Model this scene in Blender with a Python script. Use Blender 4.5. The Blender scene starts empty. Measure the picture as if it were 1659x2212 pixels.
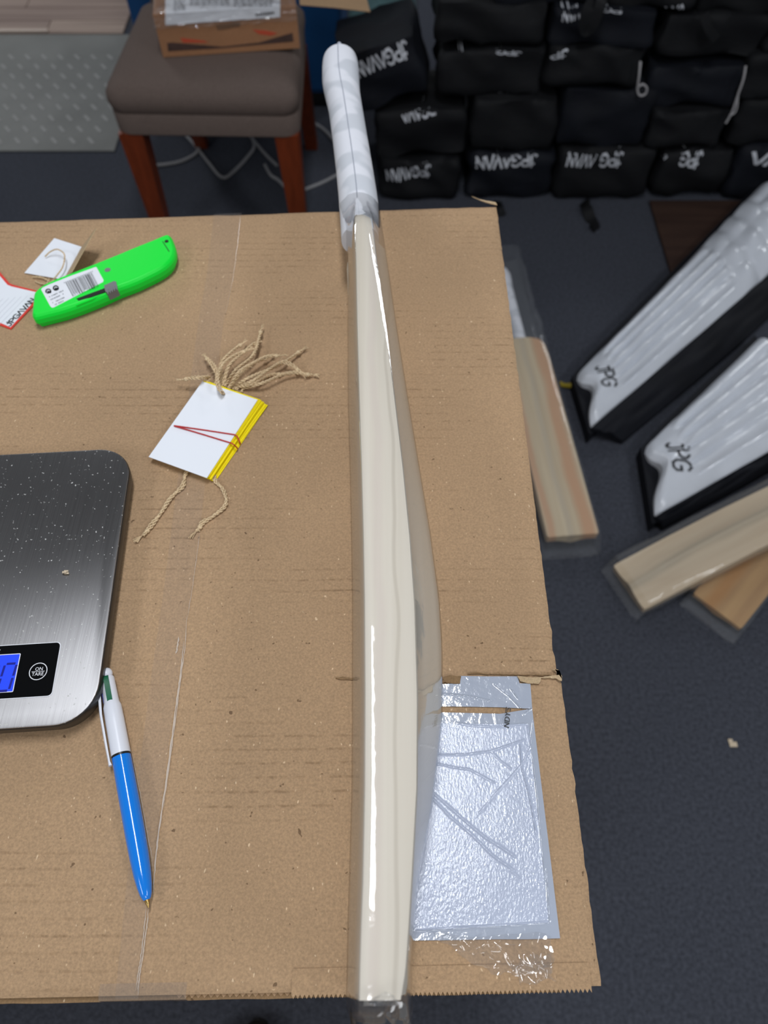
import bpy, bmesh, math, random
from mathutils import Vector, Matrix, noise
from mathutils.bvhtree import BVHTree

# ------------------------------------------------------------------ camera, world, lamps, exposure
SC = bpy.context.scene
COL = SC.collection
CAMZ, TH, FPX = 1.345, math.radians(59.0), 1550.0
S_, C_ = math.sin(TH), math.cos(TH)
cam = bpy.data.cameras.new('camera')
cam.sensor_fit = 'VERTICAL'
cam.sensor_height = 9.8
cam.lens = 9.8 * FPX / 2212.0
cam.clip_start = 0.02
cam.dof.use_dof = True
cam.dof.focus_distance = 0.47
cam.dof.aperture_fstop = 2.0
camo = bpy.data.objects.new('camera', cam)
camo.location = (0, 0, CAMZ)
camo.rotation_euler = (math.radians(31.0), 0, 0)
COL.objects.link(camo)
SC.camera = camo

world = bpy.data.worlds.new('world')
SC.world = world
world.use_nodes = True
world.node_tree.nodes['Background'].inputs[0].default_value = (0.92, 0.96, 1.0, 1)
world.node_tree.nodes['Background'].inputs[1].default_value = 0.20

def area(name, loc, sx, sy, watt, color=(0.93, 0.96, 1.0)):
    l = bpy.data.lights.new(name, 'AREA')
    l.shape = 'RECTANGLE'
    l.size, l.size_y, l.energy, l.color = sx, sy, watt, color
    o = bpy.data.objects.new(name, l)
    o.location = loc
    COL.objects.link(o)
    return o
area('ceiling_or_fill_panel', (0.0, 0.47, 2.75), 0.20, 0.78, 19)
area('ceiling_or_fill_panel', (1.80, -0.75, 2.75), 0.6, 1.0, 20)  # this and the panels below: unseen, added for ambient light, clear of reflections
area('ceiling_or_fill_panel', (2.5, 4.2, 2.75), 0.6, 1.0, 32)
area('ceiling_or_fill_panel', (-2.2, 4.35, 2.75), 0.6, 1.0, 36)
area('ceiling_or_fill_panel', (-1.75, -1.25, 2.75), 0.6, 1.0, 20)
area('ceiling_or_fill_panel', (0.5, -1.9, 2.75), 1.2, 0.6, 12)

SC.view_settings.view_transform = 'Standard'
SC.view_settings.look = 'None'
SC.view_settings.exposure = 0.13
SC.view_settings.gamma = 1.0
SC.view_settings.use_curve_mapping = False

# ------------------------------------------------------------------ helpers
BZ = 0.86                                        # height of the carton's top

def at(px, py, z):
    """point at height z seen in the photograph at (px, py)"""
    u, v = (px - 829.5) / FPX, (py - 1106) / FPX
    t = (CAMZ - z) / (S_ + v * C_)
    return Vector((u * t, t * (C_ - v * S_), z))

def aty(px, py, Y):
    u, v = (px - 829.5) / FPX, (py - 1106) / FPX
    t = Y / (C_ - v * S_)
    return Vector((u * t, Y, CAMZ - t * (S_ + v * C_)))

def lerp(a, b, t):
    return a + (b - a) * t

def interp(tab, x):
    if x <= tab[0][0]: return tab[0][1]
    for (a, fa), (b, fb) in zip(tab, tab[1:]):
        if x <= b: return fa + (fb - fa) * (x - a) / (b - a)
    return tab[-1][1]

def smooth(pts, n=6):
    """Catmull-Rom through the points"""
    P = [Vector(p) for p in pts]
    out = []
    for i in range(len(P) - 1):
        p0 = P[i - 1] if i else P[0] * 2 - P[1]
        p1, p2 = P[i], P[i + 1]
        p3 = P[i + 2] if i + 2 < len(P) else P[-1] * 2 - P[-2]
        for k in range(n):
            t = k / n
            out.append(0.5 * ((2 * p1) + (p2 - p0) * t + (2 * p0 - 5 * p1 + 4 * p2 - p3) * t * t + (3 * p1 - p0 - 3 * p2 + p3) * t ** 3))
    out.append(P[-1])
    return out

class MB:
    def __init__(self):
        self.v, self.f, self.mi = [], [], []
        self.cur = 0
    def add(self, verts, faces):
        o = len(self.v)
        self.v += [Vector(p) for p in verts]
        for f in faces:
            self.f.append([i + o for i in f]); self.mi.append(self.cur)
        return self
    def addbm(self, bm, M=None):
        bm.verts.index_update()
        vs = [(M @ v.co) if M else v.co.copy() for v in bm.verts]
        fs = [[v.index for v in f.verts] for f in bm.faces]
        bm.free()
        return self.add(vs, fs)
    def box(self, c, s, bevel=0.0, seg=2, M=None, taper=None):
        bm = bmesh.new()
        bmesh.ops.create_cube(bm, size=1.0)
        for v in bm.verts:
            k = 1.0
            if taper and v.co.z < 0: k = taper
            v.co = Vector((v.co.x * s[0] * k, v.co.y * s[1] * k, v.co.z * s[2]))
        if bevel:
            bmesh.ops.bevel(bm, geom=bm.edges[:], offset=bevel, segments=seg, affect='EDGES', profile=0.5)
        T = Matrix.Translation(Vector(c))
        return self.addbm(bm, (M @ T) if M else T)
    def prism(self, poly, z0, z1):
        """poly: list of 2D points or 3D points (z ignored)"""
        n = len(poly)
        ar = sum(poly[i][0] * poly[(i + 1) % n][1] - poly[(i + 1) % n][0] * poly[i][1] for i in range(n))
        if ar < 0: poly = poly[::-1]
        vs = [(p[0], p[1], z0) for p in poly] + [(p[0], p[1], z1) for p in poly]
        fs = [list(range(n))[::-1], list(range(n, 2 * n))]
        for i in range(n):
            j = (i + 1) % n
            fs.append([i, j, j + n, i + n])
        return self.add(vs, fs)
    def slab(self, quad, th):
        """a sheet through 3D corner points with thickness th along its normal"""
        P = [Vector(p) for p in quad]
        nrm = (P[1] - P[0]).cross(P[2] - P[0]).normalized() * th
        n = len(P)
        vs = P + [p + nrm for p in P]
        fs = [list(range(n))[::-1], list(range(n, 2 * n))]
        for i in range(n):
            j = (i + 1) % n
            fs.append([i, j, j + n, i + n])
        return self.add(vs, fs)
    def loft(self, rings, closed=True, caps=True):
        n = len(rings[0]); vs = []; fs = []
        for r in rings: vs += list(r)
        for a in range(len(rings) - 1):
            for i in range(n if closed else n - 1):
                j = (i + 1) % n
                fs.append([a * n + i, a * n + j, (a + 1) * n + j, (a + 1) * n + i])
        if caps and closed:
            fs.append(list(range(n))[::-1])
            m = (len(rings) - 1) * n
            fs.append([m + i for i in range(n)])
        return self.add(vs, fs)
    def tube(self, pts, r, n=8, caps=True):
        P = [Vector(p) for p in pts]
        rr = r if callable(r) else (lambda t: r)
        up = Vector((0.03, 0.05, 1)); rings = []
        prev = None
        for i, p in enumerate(P):
            t = (P[min(i + 1, len(P) - 1)] - P[max(i - 1, 0)])
            if t.length < 1e-9: t = Vector((1, 0, 0))
            t.normalize()
            if prev is None:
                a = up.cross(t)
                if a.length < 1e-3: a = Vector((1, 0, 0)).cross(t)
            else:
                a = prev - t * prev.dot(t)
            a.normalize(); prev = a
            b = t.cross(a)
            R = rr(i / max(1, len(P) - 1))
            rings.append([p + (a * math.cos(2 * math.pi * k / n) + b * math.sin(2 * math.pi * k / n)) * R for k in range(n)])
        return self.loft(rings, True, caps)
    def grid(self, fn, nu, nv, th=0.0):
        vs = [fn(i / nu, j / nv) for j in range(nv + 1) for i in range(nu + 1)]
        fs = []
        for j in range(nv):
            for i in range(nu):
                a = j * (nu + 1) + i
                fs.append([a, a + 1, a + nu + 2, a + nu + 1])
        self.add(vs, fs)
        if th:
            bt = [Vector(p) - Vector((0, 0, th)) for p in vs]
            self.add(bt, [f[::-1] for f in fs])
            per = [i for i in range(nu + 1)] + [j * (nu + 1) + nu for j in range(1, nv + 1)] + \
                  [nv * (nu + 1) + i for i in range(nu - 1, -1, -1)] + [j * (nu + 1) for j in range(nv - 1, 0, -1)]
            m = len(per)
            self.add([vs[k] for k in per] + [bt[k] for k in per],
                     [[(i + 1) % m, i, i + m, (i + 1) % m + m] for i in range(m)])
        return self
    def blob(self, c, s, n=8):
        bm = bmesh.new()
        bmesh.ops.create_uvsphere(bm, u_segments=n + 4, v_segments=n, radius=1.0)
        return self.addbm(bm, Matrix.Translation(Vector(c)) @ Matrix.Diagonal((s[0], s[1], s[2], 1)))
    def build(self, name, mat, parent=None, sharp=35, org=None):
        me = bpy.data.meshes.new(name)
        o_ = Vector((0, 0, 0))
        if org is not None: o_ = Vector(org)
        elif parent is not None: o_ = Vector(parent.get('_o', (0, 0, 0)))
        me.from_pydata([tuple(p - o_) for p in self.v], [], self.f)
        mats = mat if isinstance(mat, (list, tuple)) else [mat]
        for m in mats: me.materials.append(m)
        if len(mats) > 1: me.polygons.foreach_set('material_index', self.mi)
        me.update()
        if sharp is not None:
            me.polygons.foreach_set('use_smooth', [True] * len(me.polygons))
            me.set_sharp_from_angle(angle=math.radians(sharp))
        ob = bpy.data.objects.new(name, me)
        COL.objects.link(ob)
        if parent is not None:
            ob.parent = parent
        else:
            ob.location = o_
        return ob

ORG = {}
def tag(o, label, cat, group=None):
    o['label'] = label; o['category'] = cat
    if group: o['group'] = group
    return o

def thing(name, label, cat, loc=(0, 0, 0), rot=(0, 0, 0), group=None, local=False):
    o = bpy.data.objects.new(name, None)
    COL.objects.link(o)
    o.location = loc; o.rotation_euler = rot
    o.empty_display_size = 0.02
    ORG[o.name] = Vector((0, 0, 0)) if local else Vector(loc)
    return tag(o, label, cat, group)

def part(mb, name, mat, parent, sharp=35, label=None, stuff=False):
    """parent: a thing (Empty) or a part of one; geometry given in world space unless the thing is local"""
    root = parent
    while root.parent: root = root.parent
    ob = mb.build(name, mat, None, sharp, org=None)
    off = ORG.get(root.name, Vector((0, 0, 0)))
    if off.length > 0:
        ob.data.transform(Matrix.Translation(-off))
    ob.parent = parent
    if label: ob['label'] = label
    if stuff: ob['kind'] = 'stuff'
    return ob

def solo(mb, name, mat, label, cat, group=None, org=None, sharp=35):
    o = mb.build(name, mat, None, sharp, org=org)
    return tag(o, label, cat, group)

def struct(mb, name, mat, sharp=35):
    o = mb.build(name, mat, None, sharp)
    o['kind'] = 'structure'
    return o

# ------------------------------------------------------------------ materials
def L(r, g, b):
    """sRGB 0..255 to linear"""
    f = lambda c: (c / 255) / 12.92 if c <= 10 else (((c / 255) + 0.055) / 1.055) ** 2.4
    return (f(r), f(g), f(b), 1)

def mat(name, col, rough=0.6, spec=0.5, metal=0.0, var=0.0, vscale=40, col2=None, bump=0.0, bscale=200, stretch=(1, 1, 1),
        coat=0.0, coat_rough=0.05, emit=None, detail=4, aniso=0.0, bump_dist=0.001, trans=0.0):
    m = bpy.data.materials.new(name)
    m.use_nodes = True
    nt = m.node_tree; N = nt.nodes; K = nt.links
    b = N['Principled BSDF']
    b.inputs['Base Color'].default_value = col
    b.inputs['Roughness'].default_value = rough
    b.inputs['Specular IOR Level'].default_value = spec
    b.inputs['Metallic'].default_value = metal
    b.inputs['Coat Weight'].default_value = coat
    b.inputs['Coat Roughness'].default_value = coat_rough
    b.inputs['Anisotropic'].default_value = aniso
    tc = N.new('ShaderNodeTexCoord'); mp = N.new('ShaderNodeMapping')
    mp.inputs['Scale'].default_value = stretch
    K.new(tc.outputs['Object'], mp.inputs['Vector'])
    if var > 0 or col2:
        nz = N.new('ShaderNodeTexNoise'); nz.inputs['Scale'].default_value = vscale; nz.inputs['Detail'].default_value = detail
        K.new(mp.outputs['Vector'], nz.inputs['Vector'])
        rp = N.new('ShaderNodeValToRGB')
        c2 = col2 if col2 else tuple(list(x * (1 - var) for x in col[:3]) + [1])
        c1 = col if col2 else tuple(list(min(1, x * (1 + var)) for x in col[:3]) + [1])
        rp.color_ramp.elements[0].position = 0.3; rp.color_ramp.elements[0].color = c2
        rp.color_ramp.elements[1].position = 0.7; rp.color_ramp.elements[1].color = c1
        K.new(nz.outputs['Fac'], rp.inputs['Fac'])
        K.new(rp.outputs['Color'], b.inputs['Base Color'])
    if bump > 0:
        n2 = N.new('ShaderNodeTexNoise'); n2.inputs['Scale'].default_value = bscale; n2.inputs['Detail'].default_value = 3
        K.new(mp.outputs['Vector'], n2.inputs['Vector'])
        bp = N.new('ShaderNodeBump'); bp.inputs['Strength'].default_value = bump; bp.inputs['Distance'].default_value = bump_dist
        K.new(n2.outputs['Fac'], bp.inputs['Height'])
        K.new(bp.outputs['Normal'], b.inputs['Normal']); K.new(bp.outputs['Normal'], b.inputs['Coat Normal'])
    if emit:
        b.inputs['Emission Color'].default_value = emit[0]; b.inputs['Emission Strength'].default_value = emit[1]
    return m

def film(name, base=0.05, gain=0.75, rough=0.07, haze=0.03, hazecol=(0.85, 0.88, 0.92, 1), bump=0.0, bscale=90, power=4.0):
    """thin clear plastic: transparent, a little milky, reflecting at grazing angles"""
    m = bpy.data.materials.new(name); m.use_nodes = True
    nt = m.node_tree; N = nt.nodes; K = nt.links
    for n in list(N): N.remove(n)
    out = N.new('ShaderNodeOutputMaterial')
    tr = N.new('ShaderNodeBsdfTransparent'); tr.inputs[0].default_value = (0.97, 0.97, 0.97, 1)
    df = N.new('ShaderNodeBsdfDiffuse'); df.inputs[0].default_value = hazecol
    gl = N.new('ShaderNodeBsdfGlossy'); gl.inputs['Roughness'].default_value = rough
    lw = N.new('ShaderNodeLayerWeight'); lw.inputs['Blend'].default_value = 0.5
    pw = N.new('ShaderNodeMath'); pw.operation = 'POWER'; pw.inputs[1].default_value = power
    ml = N.new('ShaderNodeMath'); ml.operation = 'MULTIPLY_ADD'; ml.inputs[1].default_value = gain; ml.inputs[2].default_value = base
    K.new(lw.outputs['Facing'], pw.inputs[0]); K.new(pw.outputs[0], ml.inputs[0])
    m1 = N.new('ShaderNodeMixShader'); m1.inputs[0].default_value = haze
    K.new(tr.outputs[0], m1.inputs[1]); K.new(df.outputs[0], m1.inputs[2])
    m2 = N.new('ShaderNodeMixShader')
    K.new(ml.outputs[0], m2.inputs[0]); K.new(m1.outputs[0], m2.inputs[1]); K.new(gl.outputs[0], m2.inputs[2])
    K.new(m2.outputs[0], out.inputs['Surface'])
    if bump:
        tc = N.new('ShaderNodeTexCoord')
        n2 = N.new('ShaderNodeTexNoise'); n2.inputs['Scale'].default_value = bscale; n2.inputs['Detail'].default_value = 3
        K.new(tc.outputs['Object'], n2.inputs['Vector'])
        bp = N.new('ShaderNodeBump'); bp.inputs['Strength'].default_value = bump; bp.inputs['Distance'].default_value = 0.002
        K.new(n2.outputs['Fac'], bp.inputs['Height'])
        K.new(bp.outputs['Normal'], gl.inputs['Normal'])
    return m

def cardboard_mat(name, base, flute=True, dark=0.72):
    m = bpy.data.materials.new(name); m.use_nodes = True
    nt = m.node_tree; N = nt.nodes; K = nt.links
    b = N['Principled BSDF']
    b.inputs['Roughness'].default_value = 0.78; b.inputs['Specular IOR Level'].default_value = 0.25
    tc = N.new('ShaderNodeTexCoord')
    def noise_(sc, det, vec=None, rough=0.5):
        n = N.new('ShaderNodeTexNoise'); n.inputs['Scale'].default_value = sc; n.inputs['Detail'].default_value = det
        n.inputs['Roughness'].default_value = rough
        K.new(vec if vec else tc.outputs['Object'], n.inputs['Vector']); return n
    def ramp(src, p0, c0, p1, c1):
        r = N.new('ShaderNodeValToRGB'); e = r.color_ramp.elements
        e[0].position, e[0].color, e[1].position, e[1].color = p0, c0, p1, c1
        K.new(src, r.inputs['Fac']); return r
    def mulc(a, bb, fac=1.0, mode='MULTIPLY'):
        x = N.new('ShaderNodeMix'); x.data_type = 'RGBA'; x.blend_type = mode; x.inputs['Factor'].default_value = fac
        K.new(a, x.inputs['A']); K.new(bb, x.inputs['B']); return x.outputs['Result']
    big = noise_(6, 4)
    c0 = tuple([x * 0.93 for x in base[:3]] + [1]); c1 = tuple([x * 1.05 for x in base[:3]] + [1])
    col = ramp(big.outputs['Fac'], 0.35, c0, 0.65, c1).outputs['Color']
    fib = noise_(620, 2, rough=0.7)
    col = mulc(col, ramp(fib.outputs['Fac'], 0.3, (0.80, 0.80, 0.80, 1), 0.7, (1.13, 1.12, 1.10, 1)).outputs['Color'])
    # pale and dark flecks in the paper
    mp = N.new('ShaderNodeMapping'); mp.inputs['Scale'].default_value = (1, 0.55, 1); mp.inputs['Rotation'].default_value = (0, 0, 0.5)
    K.new(tc.outputs['Object'], mp.inputs['Vector'])
    f1 = noise_(430, 1, mp.outputs['Vector'])
    col = mulc(col, ramp(f1.outputs['Fac'], 0.735, (0, 0, 0, 1), 0.80, (0.30, 0.25, 0.18, 1)).outputs['Color'], 1.0, 'ADD')
    f2 = noise_(260, 1)
    col = mulc(col, ramp(f2.outputs['Fac'], 0.205, (0.45, 0.42, 0.40, 1), 0.25, (1, 1, 1, 1)).outputs['Color'])
    hgt = fib.outputs['Fac']
    if flute:
        sx = N.new('ShaderNodeSeparateXYZ'); K.new(tc.outputs['Object'], sx.inputs[0])
        wv = N.new('ShaderNodeMath'); wv.operation = 'MULTIPLY'; wv.inputs[1].default_value = 2 * math.pi / 0.0088
        wob = noise_(9, 1)
        ad = N.new('ShaderNodeMath'); ad.operation = 'MULTIPLY_ADD'; ad.inputs[1].default_value = 0.004
        K.new(wob.outputs['Fac'], ad.inputs[0]); K.new(sx.outputs['Y'], ad.inputs[2])
        K.new(ad.outputs[0], wv.inputs[0])
        sn = N.new('ShaderNodeMath'); sn.operation = 'SINE'; K.new(wv.outputs[0], sn.inputs[0])
        line = ramp(sn.outputs[0], 0.72, (0, 0, 0, 1), 1.0, (1, 1, 1, 1))
        mp2 = N.new('ShaderNodeMapping'); mp2.inputs['Scale'].default_value = (1, 3.2, 1)
        K.new(tc.outputs['Object'], mp2.inputs['Vector'])
        msk = ramp(noise_(5.5, 3, mp2.outputs['Vector']).outputs['Fac'], 0.47, (0, 0, 0, 1), 0.60, (1, 1, 1, 1))
        brk = ramp(noise_(170, 2).outputs['Fac'], 0.40, (0, 0, 0, 1), 0.62, (1, 1, 1, 1))
        mm = N.new('ShaderNodeMath'); mm.operation = 'MULTIPLY'
        K.new(line.outputs['Color'], mm.inputs[0]); K.new(msk.outputs['Color'], mm.inputs[1])
        mk = N.new('ShaderNodeMath'); mk.operation = 'MULTIPLY'
        K.new(mm.outputs[0], mk.inputs[0]); K.new(brk.outputs['Color'], mk.inputs[1])
        dk = N.new('ShaderNodeMix'); dk.data_type = 'RGBA'; dk.blend_type = 'MULTIPLY'
        dk.inputs['B'].default_value = (dark, dark * 0.97, dark * 0.93, 1)
        K.new(mk.outputs[0], dk.inputs['Factor']); K.new(col, dk.inputs['A'])
        col = dk.outputs['Result']
    K.new(col, b.inputs['Base Color'])
    bp = N.new('ShaderNodeBump'); bp.inputs['Strength'].default_value = 0.25; bp.inputs['Distance'].default_value = 0.0006
    K.new(hgt, bp.inputs['Height']); K.new(bp.outputs['Normal'], b.inputs['Normal'])
    return m

def wood_mat(name, c1, c2, scale=(60, 2.2, 60), rough=0.5, bands=None, axis='X', rings=None):
    """grain along local Y"""
    m = bpy.data.materials.new(name); m.use_nodes = True
    nt = m.node_tree; N = nt.nodes; K = nt.links
    b = N['Principled BSDF']; b.inputs['Roughness'].default_value = rough; b.inputs['Specular IOR Level'].default_value = 0.35
    tc = N.new('ShaderNodeTexCoord'); mp = N.new('ShaderNodeMapping'); mp.inputs['Scale'].default_value = scale
    K.new(tc.outputs['Object'], mp.inputs['Vector'])
    nz = N.new('ShaderNodeTexNoise'); nz.inputs['Scale'].default_value = 1.0; nz.inputs['Detail'].default_value = 5
    K.new(mp.outputs['Vector'], nz.inputs['Vector'])
    rp = N.new('ShaderNodeValToRGB')
    rp.color_ramp.elements[0].position = 0.32; rp.color_ramp.elements[0].color = c2
    rp.color_ramp.elements[1].position = 0.62; rp.color_ramp.elements[1].color = c1
    K.new(nz.outputs['Fac'], rp.inputs['Fac'])
    col = rp.outputs['Color']
    if bands:
        for (pos, wid, bc, amt) in bands:                 # heartwood stripes across the width
            sx = N.new('ShaderNodeSeparateXYZ'); K.new(tc.outputs['Object'], sx.inputs[0])
            n3 = N.new('ShaderNodeTexNoise'); n3.inputs['Scale'].default_value = 5; n3.inputs['Detail'].default_value = 2
            K.new(tc.outputs['Object'], n3.inputs['Vector'])
            a = N.new('ShaderNodeMath'); a.operation = 'MULTIPLY_ADD'; a.inputs[1].default_value = 0.03
            K.new(n3.outputs['Fac'], a.inputs[0]); K.new(sx.outputs[axis], a.inputs[2])
            s = N.new('ShaderNodeMath'); s.operation = 'SUBTRACT'; s.inputs[1].default_value = pos + 0.015; K.new(a.outputs[0], s.inputs[0])
            ab = N.new('ShaderNodeMath'); ab.operation = 'ABSOLUTE'; K.new(s.outputs[0], ab.inputs[0])
            dv = N.new('ShaderNodeMapRange'); dv.inputs['From Min'].default_value = wid; dv.inputs['From Max'].default_value = wid * 0.3
            dv.inputs['To Min'].default_value = 0; dv.inputs['To Max'].default_value = amt
            K.new(ab.outputs[0], dv.inputs['Value'])
            x = N.new('ShaderNodeMix'); x.data_type = 'RGBA'; x.inputs['B'].default_value = bc
            K.new(dv.outputs['Result'], x.inputs['Factor']); K.new(col, x.inputs['A'])
            col = x.outputs['Result']
    K.new(col, b.inputs['Base Color'])
    bp = N.new('ShaderNodeBump'); bp.inputs['Strength'].default_value = 0.08; bp.inputs['Distance'].default_value = 0.0004
    K.new(nz.outputs['Fac'], bp.inputs['Height']); K.new(bp.outputs['Normal'], b.inputs['Normal'])
    return m

M = {}
M['ceiling'] = mat('ceiling_board', L(190, 190, 188), 0.9)
M['carpet'] = mat('carpet_pile', L(72, 75, 84), 0.95, 0.1, var=0.28, vscale=150, bump=0.9, bscale=420, bump_dist=0.004, detail=6)
M['kraft'] = cardboard_mat('kraft_cardboard', L(176, 146, 114))
M['kraft_plain'] = cardboard_mat('kraft_plain', L(174, 144, 112), flute=False)
M['kraft_edge'] = cardboard_mat('kraft_edge', L(140, 113, 82), flute=False)
M['kraft_pale'] = cardboard_mat('kraft_torn', L(190, 166, 133), flute=False)
M['willow'] = wood_mat('willow_wood', L(230, 222, 208), L(220, 211, 195), (90, 1.6, 30), 0.55, bands=[(0.006, 0.0016, L(198, 188, 172), 0.55), (-0.004, 0.004, L(214, 198, 190), 0.3)])
M['willow2'] = wood_mat('willow_wood_floor', L(206, 190, 160), L(188, 168, 138), (60, 1.6, 30), 0.5,
                        bands=[(0.034, 0.022, L(196, 148, 110), 0.8), (-0.045, 0.012, L(196, 150, 116), 0.7), (-0.005, 0.01, L(184, 172, 152), 0.6)])
M['willow3'] = wood_mat('willow_wood_pale', L(208, 190, 162), L(196, 175, 146), (50, 1.5, 50), 0.5, bands=[(0.0, 0.014, L(172, 160, 138), 0.7)])
M['willow4'] = wood_mat('willow_wood_amber', L(190, 152, 102), L(168, 130, 86), (40, 1.5, 40), 0.5, bands=[(-0.02, 0.02, L(178, 128, 72), 0.8)])
M['sleeve'] = film('clear_sleeve_film', base=0.05, gain=0.85, rough=0.05, haze=0.03, bump=0.07, bscale=75, power=2.6)
M['sleeve_floor'] = film('clear_bag_film', base=0.03, gain=0.45, rough=0.14, haze=0.05, hazecol=(0.80, 0.84, 0.90, 1), bump=0.5, bscale=40)
M['crumple'] = film('crumpled_film', base=0.07, gain=0.9, rough=0.05, haze=0.05, bump=0.2, bscale=120, power=3)
M['tape'] = film('clear_tape', base=0.015, gain=0.3, rough=0.2, haze=0.05, hazecol=(0.80, 0.70, 0.64, 1), bump=0.1, bscale=200)
M['tape_ridge_glint'] = mat('tape_ridge_glint', L(216, 202, 188), 0.12, 0.9, coat=0.6)  # pale opaque colour paints the highlight along the clear tape's wrinkles
M['black_plastic'] = mat('black_plastic', L(22, 22, 24), 0.35, 0.5)
M['black_gloss'] = mat('black_glass', L(8, 9, 11), 0.08, 0.6, bump=0.03, bscale=60)
M['white_print'] = mat('white_print', L(228, 230, 236), 0.5)
M['white_plastic'] = mat('white_plastic', L(226, 229, 238), 0.32, 0.5)
M['blue_plastic'] = mat('blue_plastic', L(24, 128, 230), 0.14, 0.5, coat=0.4)
M['green_slider'] = mat('green_slider', L(0, 96, 62), 0.3)
M['navy_slider'] = mat('navy_slider', L(20, 28, 110), 0.3)
M['brass'] = mat('brass_tip', L(190, 160, 100), 0.25, metal=1.0)
M['neon_green'] = mat('neon_green_plastic', L(4, 238, 62), 0.42, 0.35, bump=0.05, bscale=900, bump_dist=0.0003)
M['slot_shade'] = mat('slot_shade', L(14, 22, 16), 0.6)  # near-black stands in for the shade inside the knife's openings
M['grey_button'] = mat('grey_button', L(120, 122, 124), 0.45)
M['paper'] = mat('white_paper', L(238, 241, 248), 0.55, 0.3)
M['tag_white'] = mat('tag_white_card', L(236, 240, 248), 0.45, 0.4)
M['tag_yellow'] = mat('tag_yellow_card', L(246, 226, 10), 0.5, 0.3)
M['red_border'] = mat('red_print', L(226, 58, 44), 0.5)
M['grey_line'] = mat('grey_print_line', L(196, 199, 208), 0.6)
M['black_ink'] = mat('black_ink', L(24, 26, 30), 0.55)
M['grey_ink'] = mat('grey_ink', L(118, 122, 128), 0.6)
M['jute'] = mat('jute_twine', L(216, 192, 156), 0.9, 0.1, var=0.3, vscale=900, bump=0.4, bscale=1500)
M['red_rubber'] = mat('red_rubber', L(186, 36, 40), 0.5)
M['lcd'] = mat('lcd_backlight', L(20, 40, 190), 0.3, emit=(L(44, 78, 238), 0.75), var=0.05)
M['lcd_dark'] = mat('lcd_segment', L(14, 22, 120), 0.4, emit=(L(20, 30, 140), 0.35))
M['label_film'] = mat('pouch_film_over_paper', L(182, 191, 212), 0.3, 0.3, bump=0.30, bscale=700, bump_dist=0.0010, stretch=(1, 0.6, 1), coat=0.7, coat_rough=0.035)
M['label_film_edge'] = mat('pouch_film_margin', L(176, 184, 200), 0.12, 0.8, bump=0.4, bscale=160, bump_dist=0.001, coat=0.6)
M['seat_fabric'] = mat('brown_grey_fabric', L(104, 91, 85), 0.9, 0.15, var=0.12, vscale=300, bump=0.35, bscale=700)
M['leg_wood'] = mat('red_brown_wood', L(112, 48, 22), 0.4, 0.4, var=0.2, vscale=14, stretch=(6, 6, 1))
M['carton_old'] = cardboard_mat('orange_brown_carton', L(160, 116, 84), flute=False)
M['brown_print'] = mat('dark_brown_print', L(72, 52, 46), 0.7, var=0.2, vscale=30)
M['red_pr'] = mat('red_carton_print', L(190, 76, 50), 0.7)
M['blue_paint'] = mat('blue_painted_panel', L(24, 74, 124), 0.5, 0.4, var=0.06, vscale=5)
M['laminate'] = wood_mat('laminate_board', L(172, 152, 138), L(132, 112, 102), (1.3, 34, 30), 0.4)
M['laminate2'] = wood_mat('laminate_board_dark', L(160, 140, 128), L(124, 104, 96), (1.1, 30, 30), 0.4)
M['pale_strip'] = mat('pale_strip', L(190, 172, 158), 0.5)
M['mat_grey'] = mat('grey_vinyl_mat', L(120, 121, 118), 0.6, 0.4, var=0.10, vscale=7)
M['mat_lug'] = mat('grey_vinyl_lug', L(144, 144, 142), 0.5, 0.5)
M['cable'] = mat('white_cable', L(150, 150, 152), 0.5)
M['bag_black'] = mat('black_nylon', L(16, 17, 20), 0.72, 0.25, var=0.25, vscale=9, bump=0.3, bscale=60, bump_dist=0.004)
M['bag_navy'] = mat('blue_black_nylon', L(13, 16, 24), 0.72, 0.25, var=0.25, vscale=9, bump=0.3, bscale=60, bump_dist=0.004)
M['bag_logo'] = mat('white_logo_print', L(196, 199, 206), 0.7)
M['cord'] = mat('white_cord', L(160, 158, 160), 0.8)
M['teal'] = mat('teal_fabric', L(84, 124, 128), 0.6, 0.4, var=0.2, vscale=12, coat=0.5, bump=0.5, bscale=30, bump_dist=0.01)
M['pad_white'] = mat('white_wrapped_leather', L(212, 217, 226), 0.28, 0.5, var=0.05, vscale=10, bump=0.35, bscale=45, bump_dist=0.003, coat=0.4, coat_rough=0.08)
M['pad_black'] = mat('black_pad_fabric', L(15, 17, 24), 0.7, 0.25, var=0.3, vscale=8, bump=0.3, bscale=30, bump_dist=0.006)
M['brown_board'] = wood_mat('dark_brown_board', L(66, 48, 40), L(54, 38, 32), (3, 40, 30), 0.6)
M['gold'] = mat('olive_gold_cord', L(150, 132, 30), 0.5)
M['scrap'] = mat('beige_scrap', L(200, 184, 160), 0.8)
M['shoe'] = mat('black_shoe', L(10, 10, 11), 0.6)

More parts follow.
